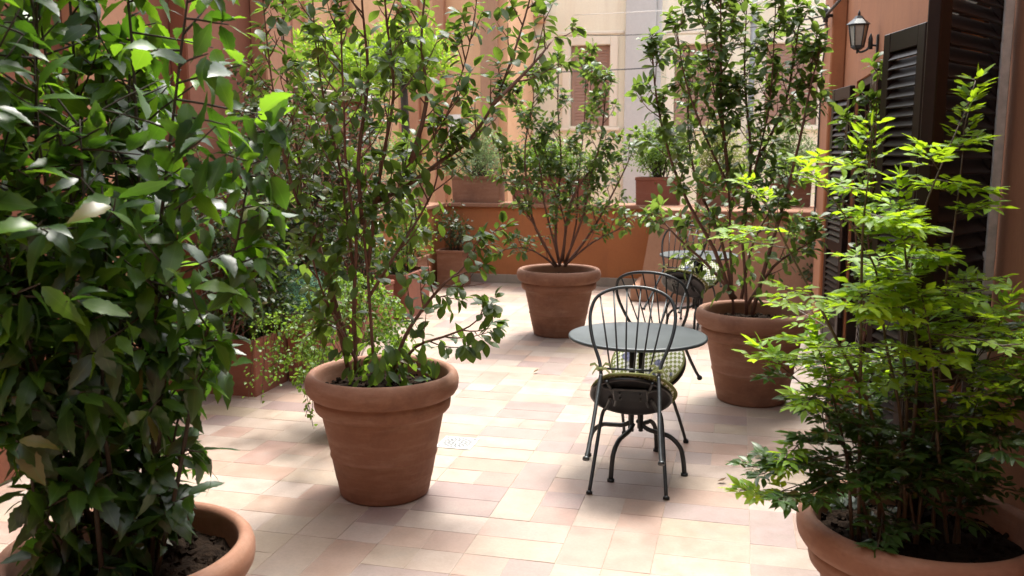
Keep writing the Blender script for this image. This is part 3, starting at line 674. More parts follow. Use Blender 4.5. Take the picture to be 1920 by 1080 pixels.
def make_chair():
    t = thing('garden_chair', 'x', 'chair')
    def B(mb): mb.v = [tuple(tilted(p) + Vector((0, 0, .004))) for p in mb.v]; return mb
    # back hoop: a balloon shaped bow
    HP = [(-.137, -.40, .46), (-.15, -.41, .53), (-.185, -.435, .62), (-.205, -.455, .71), (-.204, -.470, .785), (-.175, -.484, .850), (-.10, -.492, .890), (0, -.495, .902)]
    hp = HP + [(-x, y, z) for x, y, z in HP[-2::-1]]
    B(MB().tube(smooth_path(hp, 5), .0085, 10)).build('back_frame', M['iron'], t)
    def top_at(x):      # height of the hoop at half width x
        P = sorted([(abs(a), b, c) for a, b, c in HP if c > .75]); P = smooth_path([(a, b, c) for a, b, c in P], 8)
        q = min(P, key=lambda w: abs(w.x-abs(x))); return q.y, q.z
    for xb, xt in ((-.095, -.165), (-.058, -.10), (-.02, -.034), (.02, .034), (.058, .10), (.095, .165)):
        yt, zt = top_at(xt); B(MB().tube([(xb, -.405, .492), ((xb+xt)/2, (-.405+yt)/2-.006, (.492+zt)/2), (xt, yt, zt)], .0042, 6)).build('spindle', M['iron'], t)
    B(MB().tube([(-.138, -.402, .492), (.138, -.402, .492)], .006, 8)).build('back_rail', M['iron'], t)
    for sx in (-1, 1):
        l = MB(); l.tube(smooth_path([(sx*.137, -.40, .46), (sx*.142, -.405, .40), (sx*.152, -.43, .2), (sx*.162, -.452, .06), (sx*.168, -.462, .006)], 3), .0095, 10)
        l.tube([(sx*.168, -.462, .0), (sx*.168, -.462, .012)], .016, 10); B(l).build('leg', M['iron'], t)
        l = MB(); l.tube(smooth_path([(sx*.10, -.20, .435), (sx*.125, -.09, .43), (sx*.15, -.05, .40), (sx*.17, -.03, .2), (sx*.188, -.0, .008)], 4), .0095, 10)
        l.tube([(sx*.188, 0, .0), (sx*.188, 0, .012)], .016, 10); B(l).build('leg', M['iron'], t)
    # seat pan: round pressed dish, seen from below
    s = MB(); n = 56; prof = [(0, .452), (.10, .450), (.17, .449), (.195, .455), (.203, .450), (.204, .436), (.198, .430), (.185, .434), (.12, .436), (0, .437)]
    s.lathe(prof, n, (0, -.205, 0)); B(s).build('seat', M['pan'], t)
    u = MB(); u.tube([(-.13, -.33, .428), (-.06, -.30, .422), (.06, -.30, .422), (.13, -.33, .428)], .008, 8); u.box(-.085, .085, -.33, -.20, .415, .4295, .006)
    u.tube([(-.11, -.39, .43), (-.07, -.22, .424), (-.085, -.12, .428)], .007, 8); u.tube([(.11, -.39, .43), (.07, -.22, .424), (.085, -.12, .428)], .007, 8)
    for sx in (-.05, .05):
        for y in (-.30, -.24): u.tube([(sx, y, .405), (sx, y, .416)], .006, 8)
    B(u).build('seat_bracket', M['iron'], t)
    # cushion lying on the seat, slid a little towards one side
    cu = MB(); cx, cy, cr = .014, -.212, .204
    prof = [(0, .475), (.08, .479), (.15, .477), (.19, .470), (.205, .462)]
    cu.lathe([(r*cr/.205, z+.006) for r, z in prof], 48, (cx, cy, 0)); 
    cu.lathe([(cr, .468), (cr*.9, .4585), (0, .457)], 48, (cx, cy, 0))
    co = B(cu).build('cushion', M['gingham'], t)
    pp = MB(); pp.tube([(cx+(cr+.002)*cos(a), cy+(cr+.002)*sin(a), .463+.003*sin(5*a)) for a in [2*pi*k/48 for k in range(48)]], .0085, 8, closed=True); B(pp).build('piping', M['piping'], co)
    for sx in (-1, 1):
        r = MB(); c = Vector((sx*.142, -.405, .485))
        for k, (dx, dz) in enumerate(((.05, .012), (-.045, .018), (.035, -.035), (-.05, -.03))):
            dx *= sx; e = c + Vector((dx, -.02, dz)); w_ = .007; mid = c.lerp(e, .55) + Vector((0, -.012, .012))
            vs = []; 
            for q in (c, mid, e): vs += [q + Vector((0, 0, w_)), q - Vector((0, 0, w_))]
            r.add(vs, [(0, 1, 3, 2), (2, 3, 5, 4)], True); r.add([v_ + Vector((0, .0015, 0)) for v_ in vs], [(0, 2, 3, 1), (2, 4, 5, 3)], True)
        r.tube([c + Vector((-.012, 0, 0)), c + Vector((.012, -.004, 0))], .010, 8); r.tube([c + Vector((0, .01, -.012)), c + Vector((0, .012, .012))], .006, 6)
        B(r).build('tie', M['piping'], co)
    return t
def dup(root, loc, rz, label):
    c = root.copy(); COL.objects.link(c); c.location = loc; c.rotation_euler = (0, 0, rz); c['label'] = label
    for ch in [o for o in bpy.data.objects if o.parent == root]:
        d_ = ch.copy(); COL.objects.link(d_); d_.parent = c
        for g in [o for o in bpy.data.objects if o.parent == ch]:
            e = g.copy(); COL.objects.link(e); e.parent = d_
    return c
tb = make_table(); TP = c2s(.663, 4.70); tb.location = TP; tb.rotation_euler = (0, 0, YAW); tb['label'] = 'round grey bistro table in the middle of the terrace, nearer of the two'; tb['group'] = 'round bistro tables'
ch = make_chair(); P1 = c2s(.566, 4.245)
ch.location = P1; ch.rotation_euler = (0, 0, YAW - radians(11)); ch['label'] = 'wire-back garden chair tipped forward on the near side of the nearer table, seat underside showing'; ch['group'] = 'wire-back garden chairs leaning on the tables'
P2 = c2s(.845, 5.17)
dup(ch, P2, YAW + pi - radians(26), 'wire-back garden chair tipped forward on the far side of the nearer table, checked cushion showing')
T2 = on_ground(1310, 478, .715); T2.z = 0
dup(tb, T2, YAW+.3, 'round grey bistro table at the back of the terrace behind the shrub pot')
dT = T2 - TP
e1 = (P1-TP); e1.z = 0; rot = Matrix.Rotation(radians(-22), 3, 'Z'); 
dup(ch, T2 + rot @ e1, YAW - radians(33), 'wire-back garden chair tipped against the near side of the far table, dark seat underside showing')
dup(ch, T2 + Matrix.Rotation(radians(6), 3, 'Z') @ (P2-TP), YAW + pi - radians(18), 'wire-back garden chair tipped against the far side of the far table')

# ================================================================= BIG POTTED PLANTS
# --- laurel, front left
g = at_dist(238, 1022, 2.46); g.z = 0
R = random.Random(5)
t = potted('dense large-leaved laurel in a round terracotta pot at the front left', g, .352, .57, 3, 'potted_laurel')
st = []
for k in range(26):
    a = R.uniform(0, 2*pi); r = .16*sqrt(R.random()); b0 = g + Vector((r*cos(a), r*sin(a), .5))
    ra = R.uniform(.10, .46); aa = a + R.uniform(-.6, .6); hh = R.uniform(1.5, 2.45) if k < 20 else R.uniform(1.0, 1.4)
    top = g + Vector((ra*cos(aa), ra*sin(aa), hh)); mid = b0.lerp(top, .5) + Vector((cos(aa)*.06*R.uniform(-1, 1), sin(aa)*.06, 0))
    st.append((smooth_path([b0, b0.lerp(mid, .5)+rvec(R)*.02, mid, mid.lerp(top, .5)+rvec(R)*.03, top], 3), .008*R.uniform(.7, 1.2)))
mb = MB(); lv = []; lvy = []
def hull(z): return np.interp(z, [.5, .72, 1.0, 1.35, 1.8, 2.5], [.10, .20, .30, .43, .52, .54])
for path, rr in st:
    m = len(path); mb.tube(path, [rr*(1-.7*i/(m-1)) for i in range(m)], 7)
    L = sum((path[i+1]-path[i]).length for i in range(m-1)); n = int(L/.040)
    for k in range(n):
        tt = .06 + .93*(k+.5)/n; p, d = along(path, tt)
        if p.z < .95 and R.random() < .5: continue
        q = perp(R, d); q.z *= .4
        out_ = (p-g); out_.z = 0; out_ = out_.normalized() if out_.length > .01 else q
        dd = (q*.9 + out_*.6 + UP*R.uniform(-.1, .75)).normalized(); tl = R.uniform(.05, .34)*(1.0 if p.z > 1.1 else .6)
        tw = twig(R, p, dd, tl, 3, .0, .22)
        e = tw[-1]-g
        if sqrt(e.x*e.x+e.y*e.y) > hull(e.z): tw = twig(R, p, dd, .06, 3, .1, .2)
        mb.tube(tw, [.0034, .003, .0024, .0016], 5)
        for j in range(5):
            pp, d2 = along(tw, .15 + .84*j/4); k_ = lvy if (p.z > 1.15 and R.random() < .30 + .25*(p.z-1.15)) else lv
            leaf_on(R, k_, pp, d2, .116*R.uniform(.75, 1.15), .0225, .85, .28 if p.z > 1.2 else .6, .75, (-.05, .6))
leaves_obj('foliage', local(t, lv), 'serrate', M['l_laurel'], t)
tag(leaves_obj('young_foliage', local(t, lvy), 'serrate', M['l_laurel_y'], t), 'bright green young leaves')
mb_local(t, mb).build('stems', M['bark_dark'], t)
print('laurel leaves', len(lv)+len(lvy))

# --- camellia, middle left
g = c2s(-.635, 4.33)
R = random.Random(21)
t = potted('open-branched shrub with oval leaves in the round terracotta pot left of the middle', g, .372, .62, 8)
S = [[(668, 700), (664, 560), (668, 440), (650, 330), (645, 200), (640, 80), (640, -60)],
     [(702, 700), (690, 520), (684, 420), (715, 365), (770, 305), (825, 240), (862, 150), (885, 60), (900, -50)],
     [(700, 380), (760, 350), (830, 300), (880, 262), (925, 195), (958, 115), (985, 30), (1000, -30)],
     [(735, 700), (760, 630), (800, 570), (835, 530), (870, 500), (905, 440)],
     [(740, 700), (780, 650), (830, 632), (880, 612), (908, 585)],
     [(655, 700), (622, 560), (592, 430), (565, 320), (545, 200), (532, 80), (528, -40)],
     [(650, 640), (600, 470), (555, 370), (530, 270), (508, 140), (492, -10)],
     [(662, 500), (640, 330), (608, 190), (590, 60), (585, -60)],
     [(690, 500), (712, 330), (738, 180), (728, 60), (715, -50)],
     [(690, 560), (740, 480), (790, 400), (820, 330), (812, 240)],
     [(675, 690), (640, 620), (610, 560), (590, 500), (580, 440)],
     [(680, 420), (672, 300), (690, 150), (680, 20), (676, -60)],
     [(770, 305), (800, 190), (790, 80), (800, -40)],
     [(925, 195), (1000, 120), (1040, 70)]]
stems = px_stems(S, 4.33, R, .0115, .32)
mb, lv = shrub(R, stems, .080, .0215, tw_n=11, tw_L=.27, t0=.2, leaves_per=4.2, droop=.55, sub=1, clump=3, up=.3, bare=.15)
for _ in range(330):      # older leaves hanging inside the crown
    sp, _r = R.choice(stems[:11]); q, d = along(sp, R.uniform(.12, .6)); q = q + rvec(R)*.10; leaf_on(R, lv, q, d, .085, .022, .8, 1.2)
for _ in range(90):      # drooping leaves close to the soil
    a = R.uniform(0, 6.28); r = R.uniform(.02, .2); p = g + Vector((r*cos(a), r*sin(a), R.uniform(.56, .75))); leaf_on(R, lv, p, Vector((cos(a), sin(a), .2)).normalized(), .08, .02, .4, 1.2)
leaves_obj('foliage', local(t, lv), 'oval', M['l_camellia'], t); mb_local(t, mb).build('stems', M['bark'], t); print('camellia', len(lv))

# --- shrub in the far middle pot
g = c2s(.43, 8.26); R = random.Random(33)
t = potted('vase-shaped shrub with drooping leaf clusters in the terracotta pot before the back parapet', g, .385, .615, 14)
S = [[(1050, 500), (1042, 450), (1045, 380), (1052, 300), (1046, 200), (1048, 110)],
     [(1045, 500), (1005, 430), (988, 350), (985, 270), (1000, 190), (998, 140)],
     [(1060, 500), (1080, 420), (1085, 330), (1096, 220), (1098, 95)],
     [(1058, 500), (1105, 440), (1145, 370), (1175, 310), (1195, 260)],
     [(1056, 500), (1110, 455), (1160, 430), (1195, 405)],
     [(1042, 500), (1020, 482), (985, 465), (945, 468)],
     [(1040, 495), (995, 410), (950, 345), (935, 280)],
     [(1055, 490), (1070, 380), (1120, 290), (1135, 180), (1132, 150)],
     [(1048, 490), (1020, 380), (1010, 300), (970, 200), (968, 170)],
     [(1058, 495), (1095, 400), (1110, 320), (1150, 260)], [(1050, 495), (1060, 420), (1030, 330), (1020, 250)]]
stems = px_stems(S, 8.26, R, .014, .35)
mb, lv = shrub(R, stems, .080, .020, tw_n=11, tw_L=.26, t0=.25, leaves_per=4.0, droop=.55, sub=2, clump=3, up=.25)
leaves_obj('foliage', local(t, lv), 'oval', M['l_far'], t); mb_local(t, mb).build('stems', M['bark'], t); print('far', len(lv))

# --- shrub in the right middle pot
g = c2s(1.635, 6.02); R = random.Random(44)
t = potted('tall brown-stemmed shrub in the terracotta pot behind the nearer table', g, .39, .63, 19)
S = [[(1375, 590), (1370, 480), (1366, 350), (1355, 250), (1335, 150), (1320, 40), (1312, -50)],
     [(1400, 590), (1396, 500), (1392, 420), (1420, 300), (1442, 200), (1450, 100), (1455, -10)],
     [(1372, 560), (1340, 470), (1290, 380), (1255, 290), (1232, 190), (1222, 95)],
     [(1410, 590), (1440, 480), (1470, 380), (1500, 260), (1520, 160), (1540, 90)],
     [(1366, 330), (1352, 200), (1352, 80), (1350, -40)],
     [(1380, 560), (1330, 500), (1270, 445), (1232, 400)],
     [(1402, 570), (1450, 500), (1500, 465), (1530, 450)],
     [(1392, 430), (1408, 300), (1396, 150), (1400, 10)],
     [(1366, 350), (1320, 250), (1285, 150), (1270, 60)],
     [(1420, 300), (1470, 200), (1490, 100), (1500, 30)],
     [(1390, 560), (1410, 460), (1450, 380), (1462, 330)], [(1375, 560), (1352, 450), (1310, 350), (1290, 250), (1296, 120)]]
stems = px_stems(S, 6.02, R, .0135, .35)
D = lambda p: 1.0 if p.z > 1.75 else (.7 if p.z > 1.2 else .9)
mb, lv = shrub(R, stems, .088, .0215, tw_n=11, tw_L=.25, t0=.25, leaves_per=4.0, droop=.5, sub=2, clump=3, up=.4, dens=D)
for _ in range(260):      # older leaves hanging low on the stems
    sp, _r = R.choice(stems); q, d = along(sp, R.uniform(.08, .55)); q = q + rvec(R)*.13; leaf_on(R, lv, q, d, .09, .022, .8, 1.3)
leaves_obj('foliage', local(t, lv), 'oval', M['l_far'], t); mb_local(t, mb).build('stems', M['bark'], t); print('right', len(lv))

# --- nandina, front right
g = at_dist(1722, 985, 2.66); g.z = 0; R = random.Random(57)
t = potted('feathery nandina with lime green upper leaves in the round terracotta pot at the front right', g, .362, .57, 23, 'potted_nandina')
mb = MB(); dk = []; yg = []
def frond(p, d, L, young, seg=5):
    path = twig(R, p, d, L, seg, .05, .16)
    for i in range(len(path)): path[i].z -= R.uniform(.08, .22)*L*(i/seg)**2
    mb.tube(path, [.0018]*len(path), 4); tgt = yg if young else dk
    LL = R.uniform(.036, .060); WW = LL*.20
    def leaflet(q, dd, k=1.0):
        nn = (UP + rvec(R)*.5).normalized(); tgt.append((q, dd, nn, LL*k*R.uniform(.8, 1.15), WW*k*R.uniform(.85, 1.2), R.uniform(0, .25)))
    for i in range(1, len(path)):
        dd = (path[i]-path[i-1]).normalized(); side = dd.cross(UP).normalized()
        for s in (-1, 1):
            k = 1 - .55*i/seg; rl = L*.38*k*R.uniform(.7, 1.1)
            d2 = (dd*.65 + side*s*.8 + UP*R.uniform(-.35, .45)).normalized(); q = path[i]; e = q + d2*rl
            mb.tube([q, e], [.0012, .0008], 4)
            nn_ = 1 if rl < .03 else 2 if rl < .07 else 3
            for j in range(nn_):
                qq = q.lerp(e, (j+1)/(nn_+.6)); s2 = d2.cross(UP).normalized()
                for s3 in (-1, 1): leaflet(qq, (d2*.6 + s2*s3*.75 + UP*R.uniform(-.15, .25)).normalized(), .85)
            leaflet(e, d2)
    leaflet(path[-1], (path[-1]-path[-2]).normalized(), 1.1)
canes = [[(1612, 1000), (1612, 800), (1615, 560), (1618, 430), (1630, 320)], [(1680, 1000), (1700, 780), (1690, 560), (1730, 400), (1800, 230)],
         [(1750, 1000), (1760, 760), (1770, 560), (1790, 420), (1805, 290)], [(1650, 1000), (1640, 800), (1560, 620), (1490, 490), (1445, 400)],
         [(1700, 1000), (1690, 800), (1660, 640), (1640, 500), (1560, 370)], [(1790, 1000), (1820, 800), (1850, 680), (1870, 620)],
         [(1640, 1010), (1600, 880), (1540, 760), (1480, 700)], 
         [(1720, 1000), (1740, 850), (1800, 700), (1810, 590)], [(1690, 1000), (1720, 700), (1700, 500), (1690, 410)],
         [(1780, 1000), (1760, 850), (1750, 700), (1740, 610)], [(1600, 1000), (1590, 880), (1570, 780), (1550, 700)],
         [(1720, 1000), (1700, 900), (1660, 850), (1640, 790)], [(1800, 1000), (1800, 900), (1840, 850), (1870, 800)],
         [(1660, 1020), (1650, 940), (1600, 900), (1560, 880)]]
for ci, c in enumerate(canes):
    off = R.uniform(-.2, .2); P = [at_dist(u, v, 2.62 + off*(i/(len(c)-1))) for i, (u, v) in enumerate(c)]
    P[0] = g + Vector((P[0].x-g.x, (P[0].y-g.y), .47)); rel = P[0]-g; rel.z = 0
    if rel.length > .25: P[0] = g + rel*(.25/rel.length) + Vector((0, 0, .47))
    path = smooth_path(P, 4); m = len(path); mb.tube(path, [.0065*(1-.7*i/(m-1)) for i in range(m)], 7)
    L = sum((path[i+1]-path[i]).length for i in range(m-1)); n = int(L*17)
    for k in range(n):
        tt = .12 + .88*(k+R.random())/n; p, d = along(path, min(tt, .999)); a = R.uniform(0, 2*pi)
        top = p.z > .98 + R.uniform(-.18, .18); fl = R.uniform(.15, .33) if 1.0 < p.z < 1.35 else R.uniform(.11, .21)
        if p.z > 1.3 and R.random() < .45: continue
        dd = Vector((cos(a), sin(a), R.uniform(-.15, .55))).normalized(); e = p + dd*fl*1.25 - g; rr_ = sqrt(e.x*e.x + e.y*e.y)
        if rr_ > (.62 if p.z < 1.1 else .72): fl *= .5
        frond(p, dd, fl, top)
    frond(path[-1], (path[-1]-path[-2]).normalized(), .14, path[-1].z > .95)
# long low sprays reaching out over the floor on the left and right
for (u, v, d_) in ((1480, 870, 2.6), (1450, 880, 2.5), (1500, 830, 2.55), (1440, 930, 2.5), (1860, 700, 2.8), (1850, 640, 2.8), (1860, 760, 2.75), (1500, 930, 2.45)):
    p = at_dist(u, v, d_); q = g + Vector((0, 0, .75)); dd = (p-q).normalized(); dd.z *= .5; mb.tube([q + Vector((0, 0, -.2)), q.lerp(p, .5)+Vector((0, 0, .03)), p], [.003, .0022, .0015], 5); [frond(q.lerp(p, f_), (dd + rvec(R)*.6).normalized(), .10, R.random() < .35) for f_ in (.6, .85, 1.0)]
leaves_obj('foliage', local(t, dk), 'lance', M['l_nandina'], t)
tag(leaves_obj('young_foliage', local(t, yg), 'lance', M['l_nandina_y'], t), 'lime green young leaves')
mb_local(t, mb).build('stems', M['cane'], t); print('nandina', len(dk), len(yg))

# ================================================================= SMALLER PLANTERS
def box_planter(mb, w, d, h, z0=0.0, taper=.06, t=.025, rim=.04):
    """tapered hollow planter with a rim band, centred on x/y"""
    a, b_ = w/2, d/2; ia, ib = a*(1-taper), b_*(1-taper)
    def ring(x, y, z, c=.008): return [(-x+c, -y, z), (x-c, -y, z), (x, -y+c, z), (x, y-c, z), (x-c, y, z), (-x+c, y, z), (-x, y-c, z), (-x, -y+c, z)]
    L = [ring(ia, ib, 0), ring(a-.008, b_-.008, h-rim), ring(a, b_, h-rim+.004), ring(a, b_, h-.005), ring(a-.005, b_-.005, h), ring(a-t, b_-t, h), ring(a-t-.004, b_-t-.004, h-.12)]
    vs = [p for r in L for p in r]; fs = [tuple(range(8))[::-1]]
    for i in range(len(L)-1):
        for k in range(8): fs.append((i*8+k, i*8+(k+1) % 8, (i+1)*8+(k+1) % 8, (i+1)*8+k))
    vs = [(x, y, z+z0) for x, y, z in vs]; mb.add(vs, fs); return mb
def bush(R, rad, n, leafL, leafW, c=(0, 0, 0), clusters=14, spread=.35, droop=.2, stems=True, flat=.7):
    """stems rising from the middle, leaves gathered in clumps through an uneven volume"""
    lv = []; mb = MB(); cs = []
    for _ in range(clusters):
        v = rvec(R)*R.uniform(.35, 1.0); cs.append(Vector((c[0]+v.x*rad[0], c[1]+v.y*rad[1], c[2]+v.z*rad[2])))
    base = Vector((c[0], c[1], c[2]-rad[2]))
    for q in cs:
        b0 = base + Vector((R.uniform(-.3, .3)*rad[0], R.uniform(-.3, .3)*rad[1], 0)); mid = b0.lerp(q, .5) + rvec(R)*.1*rad[0]; 
        if stems: mb.tube(smooth_path([b0, mid, q], 3), [.006, .0055, .005, .0045, .004, .003, .002], 5)
        m = n//clusters; rr = min(rad)*spread*R.uniform(.7, 1.4)
        for _ in range(m):
            v = rvec(R)*rr*R.random()**.45; p = q + Vector((v.x, v.y, v.z*flat)); dd = (v.normalized() + rvec(R)*.6 + Vector((0, 0, .15-droop))).normalized()
            lv.append((p, dd, (UP*.7+rvec(R)*.7).normalized(), leafL*R.uniform(.7, 1.25), leafW*R.uniform(.8, 1.2), R.uniform(0, .3)))
    return mb, lv
def planter(name, label, cat, loc, rz, w, d, h, m, leafm, rad, n, lL, lW, seed, group=None, cz=None, kind='small', clusters=14, spread=.45, droop=.2):
    R = random.Random(seed); t = thing(name, label, cat, loc, rz, group)
    box_planter(MB(), w, d, h).build('planter', m, t)
    MB().box(-w/2+.03, w/2-.03, -d/2+.03, d/2-.03, h-.10, h-.045, .01).build('soil', M['soil'], t)
    mb, lv = bush(R, rad, n, lL, lW, (0, 0, cz if cz is not None else h+rad[2]*.85), clusters, spread, droop)
    mb.build('stems', M['bark_dark'], t); leaves_obj('foliage', lv, kind, leafm, t); return t
# troughs on the back parapet: (u0, u1, leaf, size)
G1 = 'terracotta troughs along the top of the parapets'
tro = [(852, 944, 'l_sage', .30, 'terracotta trough with sage green foliage, leftmost on the back parapet'),
       (962, 1108, 'l_fresh', .20, 'long terracotta trough with low fresh green foliage behind the vase-shaped shrub'),
       (1192, 1277, 'l_fresh', .33, 'terracotta trough with bushy bright green foliage left of the bare gap on the parapet'),
       (1304, 1390, 'l_olive', .34, 'terracotta trough with yellowish olive foliage behind the tall right shrub'),
       (1442, 1520, 'l_sage', .34, 'terracotta trough with grey green foliage at the right end of the parapet')]
for i, (u0, u1, lm, rz_, lab) in enumerate(tro):
    Yp = BY+.17; a = at_Y(u0, 380, Yp); b_ = at_Y(u1, 380, Yp); wd = b_.x-a.x; m_ = M['pot_red'] if i in (1, 2) else M['pot']
    planter('planter_trough', lab, 'planter', ((a.x+b_.x)/2, Yp, 1.021), 0, wd, .30, .34, m_, M[lm], (wd*.62, .24, rz_*1.15), 3400, .042, .0085 if i != 1 else .011, 60+i, G1, clusters=40, spread=.8)
# troughs on the side parapet
for i, (y, lab, lm) in enumerate(((9.25, 'terracotta trough with pale foliage on the left parapet beside the garden wall', 'l_sage'), (10.3, 'terracotta trough with fresh foliage on the left parapet near the corner', 'l_fresh'))):
    planter('planter_trough', lab, 'planter', (LX-.16, y, 1.021), pi/2, .85, .28, .32, M['pot'], M[lm], (.45, .2, .3), 1300, .036, .008, 70+i, G1, clusters=22, spread=.75)
# square planters on the floor at the back
p = on_ground(1188, 520); planter('square_planter', 'square terracotta planter with a small leafy shrub left of the masonry block', 'planter', (p.x, p.y, 0), 0, .30, .30, .42, M['pot'], M['l_far'], (.27, .22, .34), 500, .06, .015, 80, None, kind='oval', clusters=18, spread=.6, cz=.72)
p = on_ground(858, 532); planter('square_planter', 'square terracotta planter with a dark small shrub in the far left corner', 'planter', (p.x+.0, p.y-.15, 0), 0, .36, .36, .46, M['pot'], M['l_dark'], (.24, .22, .28), 500, .05, .013, 81, None, clusters=16, spread=.6)
p = on_ground(790, 545); planter('square_planter', 'square terracotta planter with pale green foliage in the far left corner beside the darker shrub', 'planter', (p.x-.05, p.y-.3, 0), 0, .40, .40, .46, M['pot'], M['l_fresh'], (.28, .28, .3), 700, .05, .013, 82, None, clusters=18, spread=.6)
p = on_ground(1546, 582); planter('square_planter', 'bright red planter with dark foliage at the foot of the orange wall', 'planter', (p.x-.02, p.y+.1, 0), 0, .34, .34, .30, M['pot_red'], M['l_dark'], (.16, .16, .3), 350, .07, .016, 83, None, clusters=12, spread=.6)
# row of red troughs along the left wall
row = [(6.55, .85, .46, 'l_dark', (.42, .22, .62), 'red terracotta trough with a dark twiggy climber under the garden wall', 1500, .045, .013),
       (7.65, .85, .46, 'l_dark', (.45, .22, .55), 'red terracotta trough with dark foliage left of the garden wall end', 1300, .045, .013),
       (5.70, .50, .40, 'l_camellia', (.3, .3, .5), 'red terracotta planter with leafy shrub behind the laurel', 900, .06, .016),
       (8.75, .75, .46, 'l_far', (.4, .22, .45), 'red terracotta trough with a green shrub beneath the side parapet', 1200, .05, .014)]
for i, (y, w_, h_, lm, rad, lab, n, lL, lW) in enumerate(row):
    planter('planter_trough', lab, 'planter', (LX+.32, y, 0), pi/2, w_, .42, h_, M['pot_red'], M[lm], rad, n, lL, lW, 90+i, 'red terracotta troughs along the left wall', clusters=24, spread=.7, kind='oval')
p = on_ground(470, 695); planter('square_planter', 'small red terracotta planter at the foot of the orange pillar', 'planter', (p.x-.1, p.y, 0), 0, .42, .36, .34, M['pot_red'], M['l_dark'], (.2, .2, .2), 300, .05, .014, 97, None, clusters=10)
# blue-green feathery plant
p = at_dist(585, 560, 6.6); t = thing('potted_conifer', 'blue-green feathery dwarf conifer in a small red pot', 'potted plant', (p.x, p.y, 0))
box_planter(MB(), .3, .3, .5).build('planter', M['pot_red'], t); MB().box(-.12, .12, -.12, .12, .40, .46).build('soil', M['soil'], t)
R = random.Random(4); mb, lv = bush(R, (.26, .2, .14), 2600, .04, .0018, (0, 0, .64), 26, 1.0, 0); mb.build('stems', M['bark_dark'], t); leaves_obj('foliage', lv, 'small', M['l_blue'], t)
# bright small-leaved plant behind the middle-left pot
p = c2s(-.97, 5.32); R = random.Random(9)
t = thing('trailing_plant', 'bright green small-leaved bushy plant spilling beside the middle-left pot', 'potted plant', (p.x, p.y, 0))
MB().lathe([(r*.55, z*.62) for r, z in big_pot_profile()], 48).build('pot', M['pot'], t); MB().tube([(0, 0, .28), (0, 0, .315)], .17, 32).build('soil', M['soil'], t)
mb = MB(); lv = []
for k in range(40):
    a = R.uniform(0, 6.28); L = R.uniform(.25, .48); o_ = Vector((cos(a), sin(a), 0)); pts = [Vector((0, 0, .30))]; 
    hz = R.uniform(.1, .62); pts += [o_*L*.35 + Vector((0, 0, .3+hz)), o_*L*.75 + Vector((0, 0, .3+hz*.95)), o_*L*1.0 + Vector((0, 0, .3+hz*.55))]
    pts = smooth_path(pts, 4); mb.tube(pts, .0018, 4)
    for j in range(75):
        q, d = along(pts, .3+.699*j/75); leaf_on(R, lv, q + rvec(R)*.025, d, .030, .011, 1.0, .2, .6)
o_ = c2s(-1.03, 4.62) - p
for k in range(9):
    s = Vector((-.1, -.05, .62)) + rvec(R)*.06; m1 = Vector((o_.x*.6, o_.y*.6, .82)) + rvec(R)*.08; m2 = Vector((o_.x, o_.y, .66)) + rvec(R)*.08; e = Vector((o_.x-.03, o_.y-.04, R.uniform(.25, .55))) + rvec(R)*.06
    pts = smooth_path([s, m1, m2, e], 6); mb.tube(pts, .0018, 4)
    for j in range(46): q, d = along(pts, .15+.849*j/46); leaf_on(R, lv, q + rvec(R)*.03, d, .028, .011, 1.0, .3, .6)
for k in range(9):      # trailing strands on the left
    s = Vector((-.34+R.uniform(-.1, .14), -.05+R.uniform(-.15, .15), .72)); e = s + Vector((-.12*R.random(), -.1, -R.uniform(.25, .55))); pts = smooth_path([s, s.lerp(e, .3)+Vector((-.05, 0, .04)), e], 5); mb.tube(pts, .0018, 4)
    for j in range(34): q, d = along(pts, .1+.899*j/34); leaf_on(R, lv, q + rvec(R)*.03, d, .026, .010, 1.0, .3, .6)
mb.build('stems', M['cane'], t); leaves_obj('foliage', lv, 'small', M['l_fresh'], t)
# tall narrow shrub against the right wall
g = c2s(2.08, 5.40); R = random.Random(66)
t = thing('potted_shrub', 'tall narrow shrub against the orange wall below the lantern', 'potted shrub', (g.x, g.y, 0)); 
box_planter(MB(), .28, .28, .36).build('planter', M['pot_red'], t); MB().box(-.11, .11, -.11, .11, .26, .32).build('soil', M['soil'], t)
stems = []
for pts in ([(1650, 780), (1640, 620), (1628, 450), (1640, 300), (1645, 130)], [(1645, 780), (1622, 600), (1605, 450), (1600, 330), (1592, 230)], [(1652, 780), (1650, 500), (1632, 350), (1622, 200)]):
    P = [at_dist(u, v, 5.40+R.uniform(-.08, .05)) for u, v in pts]; P[0] = t.location + Vector((0, 0, .3)); stems.append((smooth_path(P, 3), .009))
mb, lv = shrub(R, stems, .085, .02, tw_n=10, tw_L=.16, t0=.2, leaves_per=3.5, droop=.5, sub=1, clump=3, up=.3)
leaves_obj('foliage', local(t, lv), 'oval', M['l_camellia'], t); mb_local(t, mb).build('stems', M['bark'], t)
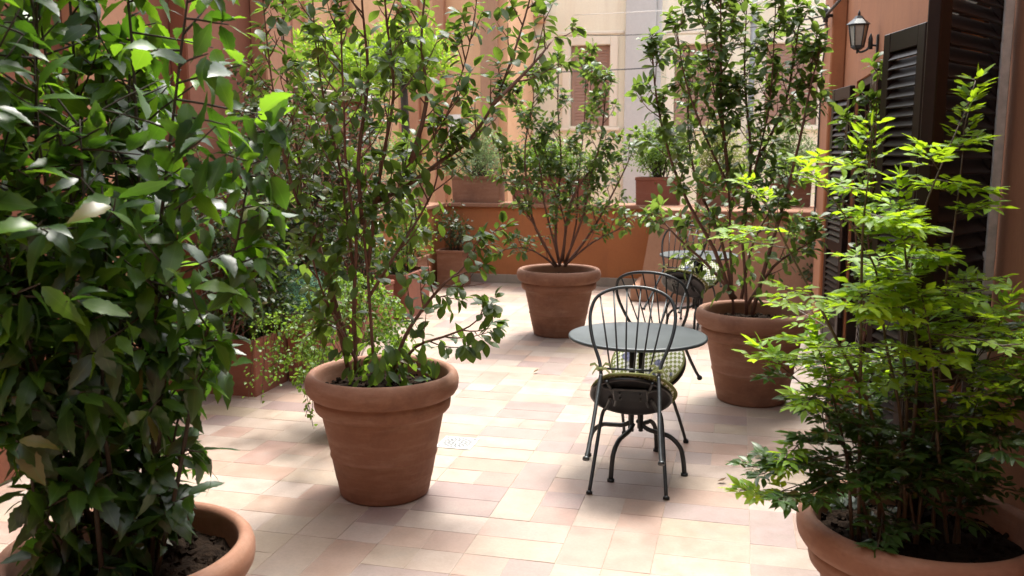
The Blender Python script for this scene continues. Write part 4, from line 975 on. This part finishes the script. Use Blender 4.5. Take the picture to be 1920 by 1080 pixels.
# lime-green tree beyond the garden wall and paler ones
def tree(label, c, rad, n, lL, lW, lm, seed, zb=-4.5, name='tree'):
    R = random.Random(seed); t = thing(name, label, 'tree', (c[0], c[1], zb)); mb, lv = bush(R, rad, n, lL, lW, (0, 0, c[2]-zb), 42, .55, 0)
    top = c[2]-zb-rad[2]*.8; mb.tube(smooth_path([(0, 0, 0), (.05, .03, top*.5), (-.02, 0, top)], 5), [.11-.006*i for i in range(11)], 10); mb.build('trunk', M['bark_dark'], t); leaves_obj('crown', lv, 'lance', M[lm], t)
c = at_Y(650, 115, 12.2); tree('lime green tree lit by the sun beyond the left garden wall', (c.x-.3, 12.6, c.z), (1.9, .8, .50), 5200, .085, .018, 'l_lime', 5)
c = at_Y(760, 105, 12.2); tree('smaller lime green tree beside the first beyond the side parapet', (c.x+.1, 11.9, c.z), (.62, .5, .42), 2200, .08, .017, 'l_lime', 6)
# twiggy shrubs in front of the left walls
for cs, cl, cp in ((77, 'twiggy dark green shrub trained against the garden wall', (LX+.3, 7.0, .42)), (78, 'dense dark twiggy shrub climbing the red wall beside the orange pillar', (LX+.34, 5.72, .33))):
  R = random.Random(cs); t = thing('climber', cl, 'shrub', cp)
  st = []
  for k in range(16):
      x = R.uniform(-.1, .1); y = R.uniform(-.5, .6); e = Vector((x+R.uniform(-.12, .35), y+R.uniform(-.35, .35), R.uniform(1.1, 1.9))); s = Vector((x, y, 0)); st.append((smooth_path([s, s.lerp(e, .5)+rvec(R)*.08, e], 5), .007))
  mb, lv = shrub(R, st, .05, .014, tw_n=10, tw_L=.3, t0=.1, leaves_per=5, droop=.3, sub=2, clump=3, up=.2)
  mb.build('stems', M['bark'], t); leaves_obj('foliage', lv, 'oval', M['l_dark'], t)
R = random.Random(3)
for (u, v, lab) in ((797, 906, 'small dry brown leaf lying at the right foot of the middle-left pot'), (1000, 700, 'dry leaf lying on the tiles between the middle-left pot and the nearer table'), (1345, 905, 'dry leaf lying on the tiles right of the nearer chair')):
    p = on_ground(u, v, .004); o = leaves_obj('fallen_leaf', [(Vector((0, 0, .008)), Vector((cos(u), sin(u), .1)), Vector((0, 0, 1)), .055, .013, -.25)], 'oval', M['dry'], None); o.location = p; tag(o, lab, 'leaf')
print('objects', len(bpy.data.objects))
